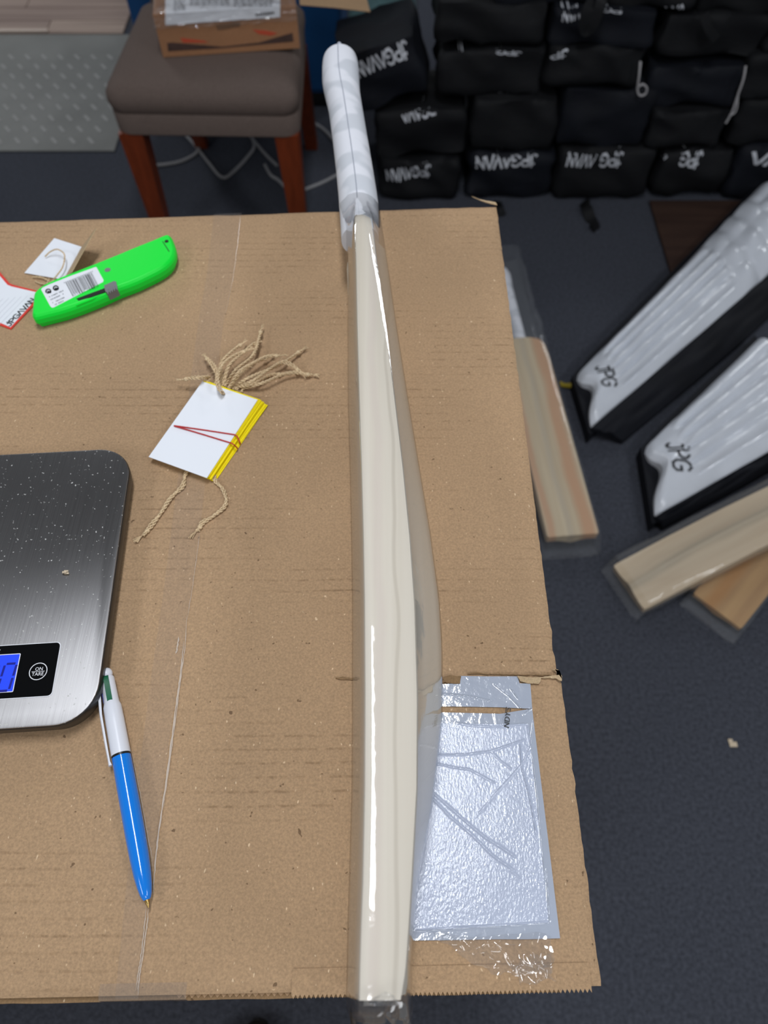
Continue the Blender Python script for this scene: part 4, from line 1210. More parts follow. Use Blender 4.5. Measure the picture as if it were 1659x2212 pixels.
# ------------------------------------------------------------------ red-edged tag at the left
rt_out = [(-230, 380), (0, 508), (88, 610), (120, 622), (362, 682), (287, 800), (97, 1000), (0, 964), (-230, 905), (-330, 640)]
P = [kp(x, y, BZ) for x, y in rt_out]; c = sum(P, Vector()) / len(P)
rt = thing('swing_tag', 'white ruled swing tag with red edge, under the tip of the green knife', 'tag', (c.x, c.y, BZ))
m = MB(); m.prism([(p.x, p.y) for p in P], BZ + 0.0004, BZ + 0.0012); part(m, 'card', M['red_border'], rt)
if sum(P[i].x * P[(i + 1) % len(P)].y - P[(i + 1) % len(P)].x * P[i].y for i in range(len(P))) < 0: P = P[::-1]
I_ = inset(P, 0.0026)
m = MB(); m.prism([(p.x, p.y) for p in I_], BZ + 0.0011, BZ + 0.00128); part(m, 'white_face', M['tag_white'], rt)
le, he = kp(97, 1000, BZ + 0.0014), kp(287, 800, BZ + 0.0014); ed = (he - le).normalized(); en = Vector((-ed.y, ed.x, 0))
if (kp(0, 700, BZ) - le).dot(en) < 0: en = -en
m = MB()
for k in range(8):
    o_ = le + en * (0.0145 + 0.0048 * k) - ed * 0.005; L0, L1 = -0.02, 0.048 - 0.003 * k
    a, b_ = o_ + ed * L0, o_ + ed * L1
    m.add([a, b_, b_ + en * 0.0003, a + en * 0.0003], [[0, 1, 2, 3]])
part(m, 'ruled_lines', M['grey_line'], rt, None)
m = MB(); q_, w = stroke_text('JPGAVAN', 0.2)
q_ = [[Vector((p.x, p.y * 0.85)) for p in qq] for qq in q_]
put_quads(m, q_, le + ed * 0.0032 + en * 0.0044, ed, en, 0.0390 / w, UP * 0.00004)
part(m, 'lettering', M['black_ink'], rt, None)

# ------------------------------------------------------------------ upholstered chair
chair = thing('dining_chair', 'chair with brown-grey fabric seat and red-brown legs, a taped carton on it', 'chair', (-0.42, 1.8, 0))
def cpt(s, t, z):                                          # seat frame: s left-right, t front-back
    a, b_ = Vector((-0.632, 1.630)), Vector((-0.196, 1.618)); c_, d_ = Vector((-0.612, 2.045)), Vector((-0.205, 2.045))
    p = lerp(lerp(a, b_, s), lerp(c_, d_, s), t); return Vector((p.x, p.y, z))
def seat_ring(z, ins, bulge=0.0, n=10):
    pts = []
    r = 0.09
    for s0, t0, a0 in ((1, 1, 0), (0, 1, 90), (0, 0, 180), (1, 0, 270)):
        for k in range(n + 1):
            an = math.radians(a0 + 90 * k / n)
            s = s0 + (-r if s0 else r) + r * math.cos(an); t = t0 + (-r if t0 else r) + r * math.sin(an)
            c = cpt(0.5, 0.5, z); p = cpt(s, t, z)
            d = (p - c); d.z = 0
            pts.append(p - d.normalized() * ins)
    return pts
m = MB(); m.loft([seat_ring(0.352, 0.006), seat_ring(0.356, 0.001), seat_ring(0.40, 0.0), seat_ring(0.404, 0.003)])
part(m, 'seat_apron', M['seat_fabric'], chair, 40)
m = MB()
pr = [(0.403, 0.004), (0.407, 0.0), (0.425, -0.005), (0.442, -0.003), (0.455, 0.008), (0.464, 0.026), (0.469, 0.055), (0.473, 0.10), (0.474, 0.15)]
m.loft([seat_ring(z, i_) for z, i_ in pr])
part(m, 'seat_cushion', M['seat_fabric'], chair, 50)
def leg(s, t, dx, dy, w0=0.056, w1=0.036):
    p = cpt(s, t, 0); mm = MB(); rings = []
    for f in (0, 0.05, 0.5, 1.0):
        z = 0.356 * (1 - f) if f < 1 else 0.0; w = lerp(w0, w1, f) / 2; c = Vector((p.x + dx * f, p.y + dy * f, z))
        rings.append([c + Vector((a * w, b_ * w, 0)) for a, b_ in ((-1, -1), (1, -1), (1, 1), (-1, 1))])
    mm.loft(rings); part(mm, 'leg', M['leg_wood'], chair, 20)
leg(0.075, 0.075, -0.004, 0.008); leg(0.925, 0.075, 0.004, 0.008)
leg(0.10, 0.93, 0.0, 0.14, 0.045, 0.036); leg(0.945, 0.93, 0.0, 0.135, 0.045, 0.036)
m = MB(); q0, q1 = cpt(0.08, 0.98, 0), cpt(0.92, 0.98, 0)
m.loft([[Vector((lerp(q0.x, q1.x, s), y, z)) for s, y in ((0.0, Y_), (1.0, Y_), (1.0, Y_ + 0.05), (0.0, Y_ + 0.05))] for z, Y_ in ((0.44, 2.005), (0.60, 2.02), (0.80, 2.06), (0.92, 2.10))])
part(m, 'backrest', M['seat_fabric'], chair, 40)

# ------------------------------------------------------------------ taped carton on the chair
SEATZ = 0.4745
A0, A1 = at(353, 125, SEATZ), at(648, 105, SEATZ); ad = (A1 - A0).normalized(); an_ = Vector((-ad.y, ad.x, 0)); AW = (A1 - A0).length
AH, AD = aty(335, 33, A0.y).z - SEATZ, 0.20
TZ = SEATZ + AH
def ap(x, y, z): return A0 + ad * x + an_ * y + UP * z
ct = thing('parcel_carton', 'small orange-brown parcel carton with a film-covered label, standing on the chair seat', 'carton', tuple(ap(AW / 2, AD / 2, 0)))
m = MB()
m.loft([[ap(x, y, z) for x, y in ((0, 0), (AW, 0), (AW, AD), (0, AD))] for z in (0.001, AH)])
part(m, 'carton_body', M['carton_old'], ct)
fl_ = [at(644, 11, TZ - 0.002), at(720, 17, TZ - 0.004), at(796, 26, TZ - 0.008), at(784, -18, TZ - 0.006), at(640, -30, TZ - 0.002)]
m = MB(); m.slab([p + ad * 0.004 for p in fl_], 0.004)
part(m, 'side_flap', M['kraft_plain'], ct, label='plain cardboard flap standing out to the side')
def aty_plane(px, py, off):                                   # a point of the carton's front face
    u, v = (px - 829.5) / FPX, (py - 1106) / FPX
    d = Vector((u, C_ - v * S_, -(S_ + v * C_))); o_ = Vector((0, 0, CAMZ))
    t = ((A0 - an_ * off) - o_).dot(an_) / d.dot(an_); return o_ + d * t
def afq(pts, off, mt, nm, par, lb=None):
    mm = MB(); P = [aty_plane(x, y, off) for x, y in pts]; mm.slab(P, 0.0004); return part(mm, nm, mt, par, None, lb)
afq([(361, 93), (372, 92), (480, 101), (560, 92), (600, 80), (632, 71), (634, 90), (600, 93), (480, 104), (363, 111)], 0.0006, M['brown_print'], 'printed_band', ct)
afq([(545, 64), (575, 66), (600, 72), (585, 77), (560, 74)], 0.0006, M['red_pr'], 'red_print', ct)
afq([(390, 82), (440, 88), (450, 92), (395, 92)], 0.0006, M['red_pr'], 'red_print', ct)
afq([(465, 54), (520, 48), (518, 58), (470, 66)], 0.0006, mat('faint_print', L(118, 88, 66), 0.8), 'faint_print', ct)
def front_row(px): return lerp(33.0, 12.0, (px - 335) / 308.0)
def draped(x0, x1, low, off, nu, wob, seed):
    """sheet lying on the carton's top and hanging over its front edge; low: row of its lower edge at both ends"""
    mm = MB()
    def fn(u, v):
        px = lerp(x0, x1, u); fr = front_row(px)
        if v < 0.45:
            y = lerp(lerp(low[0], low[1], u), fr, v / 0.45); p = aty_plane(px, y, off)
            return p - an_ * wob * abs(noise.noise(Vector((u * 9, v * 6, seed))))
        y = lerp(fr, -60, (v - 0.45) / 0.55); p = at(px, y, TZ + off)
        h = abs(noise.noise(Vector((u * 10, v * 7, seed)))) + 0.5 * abs(noise.noise(Vector((u * 24, v * 16, seed + 3))))
        return p + UP * wob * h
    mm.grid(fn, nu, 22); return mm
pl_ = part(draped(357, 605, (54, 37), 0.0022, 30, 0.0015, 4.0), 'address_label', M['paper'], ct, 50)
m = MB(); rr = random.Random(3)
for (x0, y0, x1, rows_) in ((375, 0, 400, 4), (410, -10, 500, 4), (505, -8, 590, 4)):
    for k in range(rows_):
        y = y0 + 6 * k; x = x0
        while x < x1 - 4:
            w = rr.uniform(4, 12)
            if y + 2 < front_row(x): m.add([at(px, py, TZ + 0.0052) for px, py in ((x, y), (min(x1, x + w), y - 0.3), (min(x1, x + w), y + 1.7), (x, y + 2))], [[0, 1, 2, 3]])
            x += w + 3
part(m, 'small_print', M['grey_ink'], pl_, None)
m = MB()
for i in range(9):
    x = 552 + 4.6 * i; y = 33 - 0.55 * i
    m.add([aty_plane(px, py, 0.0050) for px, py in ((x, y - 3), (x + 3, y - 4), (x + 3, y + 1.5), (x, y + 2))], [[0, 1, 2, 3]])
part(m, 'printed_marks', M['black_ink'], pl_, None)
part(draped(332, 641, (64, 44), 0.0050, 60, 0.010, 2.0), 'label_film', M['crumple'], ct, 60)

# ------------------------------------------------------------------ blue cabinet behind the chair
m = MB(); bw = thing('blue_cabinet', 'plain dark blue cabinet standing behind the chair', 'cabinet', (-0.44, 2.6, 0))
m.box((-0.4415, 2.60, 0.03), (0.60, 0.46, 0.05), 0.003); part(m, 'plinth', M['black_plastic'], bw)
m = MB(); m.box((-0.4415, 2.605, 0.40), (0.625, 0.488, 0.70), 0.006); part(m, 'cabinet_body', M['blue_paint'], bw)
m = MB(); m.box((-0.4415, 2.3585, 0.40), (0.613, 0.012, 0.67), 0.004); dr = part(m, 'cabinet_door', M['blue_paint'], bw)
m = MB(); m.tube([Vector((-0.20, 2.351, 0.58)), Vector((-0.20, 2.335, 0.59)), Vector((-0.20, 2.335, 0.67)), Vector((-0.20, 2.351, 0.68))], 0.005, 8); part(m, 'handle', M['black_plastic'], dr)

# ------------------------------------------------------------------ ribbed vinyl mat
vm = thing('vinyl_mat', 'grey vinyl mat with raised slanting treads, on the carpet left of the chair', 'mat', (-1.5, 2.47, 0))
MX0, MX1, MY0, MY1 = -2.6, -0.842, 2.122, 2.828
m = MB(); m.box(((MX0 + MX1) / 2, (MY0 + MY1) / 2, 0.0035), (MX1 - MX0, MY1 - MY0, 0.005), 0.002)
part(m, 'mat_sheet', M['mat_grey'], vm)
m = MB(); r_ = 0
y = MY0 + 0.05
while y < MY1 - 0.13:
    x = MX0 + 0.05 + 0.010 * r_
    while x < MX1 - 0.03:
        T_ = Matrix.Translation((x, y, 0.0062)) @ Matrix.Rotation(math.radians(-52), 4, 'Z')
        m.box((0, 0, 0), (0.040, 0.011, 0.004), 0.0018, 1, T_)
        x += 0.058
    y += 0.062; r_ += 1
part(m, 'tread_pattern', M['mat_lug'], vm, stuff=True)

# ------------------------------------------------------------------ white cables on the carpet
for i, (pts, lb) in enumerate((([(322, 358), (360, 355), (395, 347), (425, 330), (436, 306)], 'short pale cable bending up to the far left chair leg'),
                 ([(398, 288), (420, 312), (450, 350), (480, 383), (505, 370), (535, 338), (549, 315), (540, 285)], 'pale cable in a wide V on the carpet under the chair'),
                 ([(536, 288), (560, 318), (580, 340), (598, 357)], 'pale cable end under the chair just left of its right front leg'),
                 ([(572, 356), (585, 378), (600, 388), (616, 404)], 'kinked pale cable piece at the right front chair leg'),
                 ([(656, 410), (690, 397), (715, 385), (745, 368)], 'pale cable running from the chair to the bat handle'),
                 ([(648, 246), (672, 262), (700, 280), (725, 308)], 'pale cable by the right rear chair leg'))):
    m = MB(); P = smooth([at(x, y, 0.004) for x, y in pts], 6); m.tube(P, 0.0048, 8)
    solo(m, 'power_cable', M['cable'], lb, 'cable', 'pale cables under the chair', org=P[0])

# ------------------------------------------------------------------ pile of black kit bags
def softbox(w, d, h, seed, amp=0.010, p=12, nu=20, nv=9, sag=0.0):
    """closed soft box, w (x) by d (y) by h (z), base at z = 0"""
    mm = MB()
    def pnt(x, y, z):
        k = (abs(x) ** p + abs(y) ** p + abs(z) ** p) ** (1 / p)
        q = Vector((x, y, z)) / k
        s = Vector((q.x * w / 2, q.y * d / 2, q.z * h / 2))
        nrm = Vector((q.x * abs(q.x) ** (p - 2) if q.x else 0, q.y * abs(q.y) ** (p - 2) if q.y else 0, q.z * abs(q.z) ** (p - 2) if q.z else 0)).normalized()
        a = noise.noise(Vector((s.x * 9 + seed * 3.1, s.y * 9, s.z * 12))) * 0.6
        b_ = (1 - 2.4 * abs(noise.noise(Vector((s.x * 7 + s.z * 11 + seed, s.y * 8, s.z * 5 - s.x * 4))))) * 0.7
        s += nrm * amp * (a + b_ - 0.75)
        s.z += h / 2 - sag * (1 - abs(q.x)) * 0
        return s
    n = max(6, nu // 2)
    N = (nu, nv * 2, nv)
    faces = [((0, 1), 2, 1), ((0, 1), 2, -1), ((0, 2), 1, 1), ((0, 2), 1, -1), ((1, 2), 0, 1), ((1, 2), 0, -1)]
    cache = {}
    for (ua, va), wa, sg in faces:
        nu_, nv_ = N[ua], N[va]; idx = {}
        for j in range(nv_ + 1):
            for i in range(nu_ + 1):
                c = [0, 0, 0]; c[ua] = math.tan((i / nu_ * 2 - 1) * 0.7854); c[va] = math.tan((j / nv_ * 2 - 1) * 0.7854); c[wa] = sg
                key = tuple(round(x, 5) for x in c)
                if key not in cache:
                    cache[key] = len(mm.v); mm.v.append(pnt(*c))
                idx[i, j] = cache[key]
        fl = (sg > 0) == ((ua, wa) != (0, 1))
        for j in range(nv_):
            for i in range(nu_):
                f = [idx[i, j], idx[i + 1, j], idx[i + 1, j + 1], idx[i, j + 1]]
                mm.f.append(f if fl else f[::-1]); mm.mi.append(0)
    return mm
# px box of each bag's front, row by row from the floor; tilt; logo (text, left px, right px, y px at left and right, height px)
BAGS = [
 (0, 815, 345, 992, 442, 0, [('JPGAVAN', 832, 930, 380, 368, 24)], 'black kit bag at the left end of the bottom row'),
 (0, 999, 330, 1186, 442, 0, [('JPGAVAN', 1028, 1162, 352, 342, 22)], 'black kit bag second from left in the bottom row'),
 (0, 1186, 322, 1392, 446, 0, [('AVAN', 1230, 1292, 346, 348, 24), ('JPG', 1300, 1350, 348, 342, 26)], 'black kit bag third from left in the bottom row, its strap on the carpet'),
 (0, 1392, 322, 1545, 452, 0, [('AN', 1402, 1450, 340, 343, 20), ('JPG', 1478, 1524, 342, 344, 24)], 'black kit bag fourth from left in the bottom row'),
 (0, 1547, 318, 1760, 455, 0, [('VA', 1630, 1700, 340, 344, 22)], 'black kit bag at the right end of the bottom row'),
 (1, 812, 238, 1010, 346, -4, [('JPGAVA', 864, 950, 252, 228, 22)], 'black kit bag at the left end of the second row up'),
 (1, 1010, 212, 1192, 331, 0, [('PGAVA', 1076, 1140, 214, 213, 7)], 'black kit bag second from left in the second row up'),
 (1, 1190, 190, 1388, 326, 1, [], 'wrinkled black kit bag third from left in the second row up'),
 (1, 1386, 240, 1560, 322, 0, [], 'low black kit bag fourth from left in the second row up'),
 (1, 1560, 215, 1760, 320, 0, [], 'black kit bag at the right end of the second row up'),
 (2, 752, 92, 935, 236, -17, [('JPGAVAN', 762, 876, 152, 102, 30)], 'tilted black kit bag with large white lettering, behind the bat handle'),
 (2, 940, 105, 1170, 214, 0, [('JPG', 1074, 1128, 112, 120, 9), ('AN', 985, 1004, 112, 110, 8)], 'black kit bag second from left in the third row up'),
 (2, 1166, 100, 1384, 195, 1, [('JP', 1190, 1228, 124, 114, 14)], 'black kit bag third from left in the third row up'),
 (2, 1382, 140, 1584, 242, 0, [], 'black kit bag fourth from left in the third row up, with white cords'),
 (2, 1584, 118, 1770, 218, 0, [('VA', 1652, 1690, 60, 64, 24)], 'black kit bag at the right end of the third row up'),
 (3, 936, 0, 1176, 106, 0, [], 'black kit bag at the left end of the top rows, above the bat handle'),
 (3, 1176, 18, 1410, 112, 2, [('VAN', 1216, 1256, 30, 24, 24), ('PG', 1300, 1346, 22, 26, 8)], 'black kit bag with a looped strap, in the fourth row up'),
 (3, 1408, 30, 1640, 138, 1, [('PG', 1412, 1432, 38, 46, 8)], 'blue-black kit bag in the fourth row up, right of the strap loop'),
 (3, 1640, 40, 1800, 128, 0, [], 'black kit bag at the right end of the fourth row up'),
 (4, 1060, -70, 1300, 20, 0, [], 'black kit bag at the top edge of the photo, left of centre of the pile'),
 (4, 1300, -70, 1500, 30, 1, [('VAN', 1438, 1482, 24, 14, 18)], 'black kit bag at the top edge of the photo with white lettering fragments'),
 (4, 1500, -70, 1740, 40, 0, [], 'black kit bag in the top right corner of the photo'),
]
YF = [1.872, 1.880, 1.892, 1.900, 1.915]
floor_of = {}
bag_objs = []
for k, (rw, x0, y0, x1, y1, tilt, logos, lb) in enumerate(BAGS):
    Y = YF[rw] + (0.008 if k % 2 else 0.0)
    a, b_ = aty(x0, y1, Y), aty(x1, y1, Y); c_ = aty((x0 + x1) / 2, y0, Y)
    zb = 0.001 if rw == 0 else (a.z + b_.z) / 2
    w = (b_.x - a.x) * 1.02; h = c_.z - zb
    cx = (a.x + b_.x) / 2
    D = 0.34 if rw == 0 else 0.22
    h2 = h * 0.98
    m = softbox(w, D, h2, k * 1.7 + 1, amp=0.015)
    T_ = Matrix.Translation((cx, Y + D / 2, zb)) @ Matrix.Rotation(math.radians(tilt), 4, 'Y')
    root = thing('kit_bag', lb, 'bag', (cx, Y + D / 2, zb), (0, math.radians(tilt), 0), 'black kit bags in the pile', local=True)
    body = part(m, 'bag_body', M['bag_navy'] if k % 3 == 1 else M['bag_black'], root, 60)
    m2 = MB(); m2.v = [T_ @ v for v in m.v]
    bvh = BVHTree.FromPolygons(m2.v, m.f)
    inv = T_.inverted()
    for (s, lx, rx, ly, ry, hp_) in logos:
        # upside down: reads from right to left, tops downwards
        pr_, pl2 = aty(rx, ry - hp_ * 0.5, Y), aty(lx, ly - hp_ * 0.5, Y)
        xd = (pl2 - pr_); W = xd.length; xd.normalize(); yd = Vector((xd.z, 0, -xd.x)); yd = yd if yd.z < 0 else -yd
        hh_ = (aty(lx, ly - hp_, Y) - aty(lx, ly, Y)).length
        q_, wq = stroke_text(s, 0.21)
        q2 = [[Vector((p.x * W / wq, p.y * hh_)) for p in qq] for qq in q_]
        lift = (aty(lx, 100 + hp_ * 0.25, Y) - aty(lx, 100, Y)).length
        mm = MB(); put_quads(mm, q2, pr_ - UP * lift * 0.8, xd, yd, 1.0, bvh=bvh, ray=Vector((0, 1, 0)))
        if mm.v:
            mm.v = [inv @ v for v in mm.v]
            part(mm, 'lettering', M['bag_logo'], root, None)
    bag_objs.append((root, inv, T_, w, h2))
def bag_extra(i, mb_, nm, mt, lb=None):
    root, inv = bag_objs[i][0], bag_objs[i][1]
    mb_.v = [inv @ v for v in mb_.v]; part(mb_, nm, mt, root, 50, lb)
def strap(pts, wd, th_=0.003):
    P = smooth(pts, 6); mm = MB(); rings = []
    for i, p in enumerate(P):
        t = (P[min(i + 1, len(P) - 1)] - P[max(0, i - 1)]).normalized(); s = t.cross(Vector((0, -1, 0.25)).normalized())
        s = s.normalized() if s.length > 1e-3 else Vector((1, 0, 0)); n_2 = s.cross(t).normalized()
        rings.append([p + s * a * wd / 2 + n_2 * b2 * th_ / 2 for a, b2 in ((-1, -1), (1, -1), (1, 1), (-1, 1))])
    mm.loft(rings); return mm
bag_extra(2, strap([aty(1262, 436, 1.868), at(1268, 450, 0.02), at(1276, 474, 0.006), at(1284, 490, 0.004), at(1282, 500, 0.004)], 0.030, 0.005), 'carry_strap', M['bag_black'])
bag_extra(0, strap([aty(1075, 436, 1.868), at(1080, 448, 0.02), at(1086, 466, 0.004)], 0.020, 0.005), 'carry_strap', M['bag_black'])
bag_extra(16, strap([aty(1282, 0, 1.885), aty(1270, 20, 1.870), aty(1262, 50, 1.868), aty(1266, 66, 1.872), aty(1282, 50, 1.868), aty(1296, 14, 1.872), aty(1300, -4, 1.89)], 0.026), 'carry_strap', M['bag_black'])
bag_extra(17, strap([aty(1520, 30, 1.885), aty(1530, 60, 1.878), aty(1548, 84, 1.880)], 0.02), 'carry_strap', M['bag_black'])
m = MB(); m.tube(smooth([aty(1383, 132, 1.885), aty(1381, 160, 1.874), aty(1377, 192, 1.872), aty(1382, 206, 1.872), aty(1394, 203, 1.872), aty(1397, 190, 1.872), aty(1388, 182, 1.871), aty(1379, 186, 1.870), aty(1381, 160, 1.871), aty(1384, 134, 1.884)], 6), 0.0028, 7)
bag_extra(13, m, 'drawcord', M['cord'])
m = MB(); m.tube(smooth([aty(1611, 142, 1.885), aty(1606, 170, 1.872), aty(1594, 205, 1.868), aty(1582, 240, 1.866), aty(1568, 266, 1.866)], 6), 0.0028, 7)
m.tube(smooth([aty(1594, 206, 1.867), aty(1592, 230, 1.865), aty(1587, 243, 1.865), aty(1576, 250, 1.865)], 6), 0.0024, 7)
bag_extra(13, m, 'drawcord', M['cord'])
# teal garment in a clear bag, at the left of the pile
a, b_ = aty(752, 92, 2.13), aty(902, 92, 2.13)
m = softbox(b_.x - a.x, 0.28, 0.24, 77, 0.012)
tg = thing('packed_garment', 'teal garment folded in a clear bag, above the tilted black kit bag', 'garment', ((a.x + b_.x) / 2, 2.285, a.z), (0, math.radians(-3), 0), local=True)
part(m, 'folded_cloth', M['teal'], tg, 60)
m = softbox(b_.x - a.x + 0.014, 0.296, 0.252, 77, 0.016); m.v = [v + Vector((0, 0, -0.006)) for v in m.v]
part(m, 'clear_bag', M['sleeve_floor'], tg, 60)
# what the upper rows and the garment rest on: an earlier row of bags behind

# ------------------------------------------------------------------ batting pads on the carpet
def pad(name, label, tl, tr, fl, fr, length, wing, seed, zt=0.066):
    """toe corners and two far points of the white front (photo px, at height zt)"""
    TLp, TRp, FLp, FRp = at(*tl, zt), at(*tr, zt), at(*fl, zt), at(*fr, zt)
    root = thing(name, label, 'pad', tuple((TLp + TRp) / 2 * 1.0 - Vector((0, 0, zt))), group='white batting pads on the carpet')
    dl, dr_ = (FLp - TLp).normalized(), (FRp - TRp).normalized()
    Lg = length
    def edge(side, s):
        p = (TLp + dl * s * Lg) if side == 0 else (TRp + dr_ * s * Lg)
        # side outline: knee flare beyond the shin
        return p
    knee = 0.64
    def front(u, s):
        a, b_ = edge(0, s), edge(1, s); p = a.lerp(b_, u); s = s * Lg / 0.95
        pu = (b_ - a).normalized()
        crown = math.sin(math.pi * u) ** 0.7
        z = zt - 0.020 + 0.028 * crown
        if 0.10 < s < knee:                               # cane rolls along the shin
            w = min(1, (s - 0.10) / 0.03 * (1.0), (knee - s) / 0.03)
            start = 0.03 * abs(math.sin(u * 5 * math.pi))
            w = min(1, max(0, (s - 0.10 - 0.02 + start) / 0.025), (knee - s) / 0.02) if u < 0.84 else 0
            z += 0.011 * w * abs(math.sin(u / 0.84 * 5 * math.pi)) - 0.004 * w
        if s >= knee:                                     # knee rolls across
            f = (s - knee) / 0.09
            if f < 3: z += 0.016 * abs(math.sin(math.pi * f)) * (0.55 + 0.45 * abs(math.sin(u * 3 * math.pi))) - 0.003
            else: z += 0.010 * abs(math.sin(u * 5 * math.pi))
        z += 0.004 * noise.noise(Vector((u * 5, s * 14, seed))) 
        z += 0.10 * max(0, s - 0.35) * 0.2
        notch = 0.0
        if s < 0.10: notch = 0.034 * math.exp(-((u - 0.47) / 0.20) ** 2) * (1 - s / 0.10)
        p = p + dl.lerp(dr_, u) * notch
        e = min(1, s / 0.03)
        z -= 0.016 * (1 - e) ** 2
        return Vector((p.x, p.y, z))
    m = MB(); NU, NV = 48, 90
    m.grid(lambda u, v: front(u, v), NU, NV)
    # sides down to the backing
    top = m.v[:]
    per = [i for i in range(NU + 1)] + [j * (NU + 1) + NU for j in range(1, NV + 1)] + [NV * (NU + 1) + i for i in range(NU - 1, -1, -1)] + [j * (NU + 1) for j in range(NV - 1, 0, -1)]
    n = len(per); low = [Vector((top[k].x, top[k].y, 0.030)) for k in per]
    m.add([top[k] for k in per] + low, [[i, (i + 1) % n, (i + 1) % n + n, i + n][::-1] for i in range(n)])
    fr_ = part(m, 'front_face', M['pad_white'], root, 55)
    # black backing slab, slightly larger
    m = MB(); rings = []
    for s in [i / 30 for i in range(31)]:
        a, b_ = edge(0, s), edge(1, s); d = (b_ - a).normalized(); ax = dl
        fw = -ax * 0.010 if s == 0 else Vector((0, 0, 0))
        g = 0.012 + (0.006 if s > 0.05 else 0)
        rings.append([Vector((q.x, q.y, z)) for q, z in ((a - d * g + fw, 0.003), (b_ + d * 0.008 + fw, 0.003), (b_ + d * 0.008 + fw, 0.036), (a - d * g + fw, 0.040))])
    m.loft(rings); part(m, 'backing', M['pad_black'], root, 40)
    # black side wing folded down to the carpet
    m = MB()
    def wingf(u, v):
        b_ = edge(1, 0.0 + v * 0.97); a = edge(0, v * 0.97); d = (b_ - a); d.z = 0; d.normalize()
        wd = wing * (1 - 0.35 * max(0, v - 0.55))
        z = lerp(0.050, 0.016, u ** 0.75) + 0.012 * math.sin(u * math.pi) + 0.012 * noise.noise(Vector((u * 4 + seed, v * 7, 2)))* math.sin(math.pi * min(1, u + 0.1))
        p = b_ + d * (0.001 + wd * u) + dl * (wing * 1.15 * u * (1 - v) - 0.006)
        return Vector((p.x, p.y, max(0.014, z)))
    m.grid(wingf, 22, 46, 0.012); part(m, 'side_wing', M['pad_black'], root, 50)
    # lettering across the toe
    o0, o1 = front(0.22, 0.055 * 0.95 / Lg), front(0.64, 0.050 * 0.95 / Lg)
    bvh = BVHTree.FromPolygons([v.co.copy() for v in fr_.data.vertices], [list(p.vertices) for p in fr_.data.polygons])
    off = ORG[root.name]
    q_, w = stroke_text('JPG', 0.15); mm = MB(); q_ = [[Vector((p.x, p.y * 1.3)) for p in qq] for qq in q_]
    xd = (o1 - o0); W = xd.length; xd.normalize(); yd = Vector((-xd.y, xd.x, 0)); yd = yd if yd.dot(dl) > 0 else -yd
    put_quads(mm, q_, o0 - off + Vector((0, 0, 0.0)), xd, yd, W / w, bvh=bvh, ray=Vector((0, 0, -1)))
    if mm.v:
        mm.v = [v + off for v in mm.v]; part(mm, 'lettering', M['black_ink'], root, None)
    return root, edge, front
pad1 = pad('batting_pad', 'white batting pad with black side, farther of the two, nearer the black bags', (1249, 798), (1284, 910), (1540, 503), (1655, 592), 0.95, 0.092, 1.0)
pad2 = pad('batting_pad', 'white batting pad with black side, nearer of the two, next to the two floor bats', (1399, 955), (1424, 1103), (1480, 878), (1655, 972), 0.48, 0.035, 6.0)

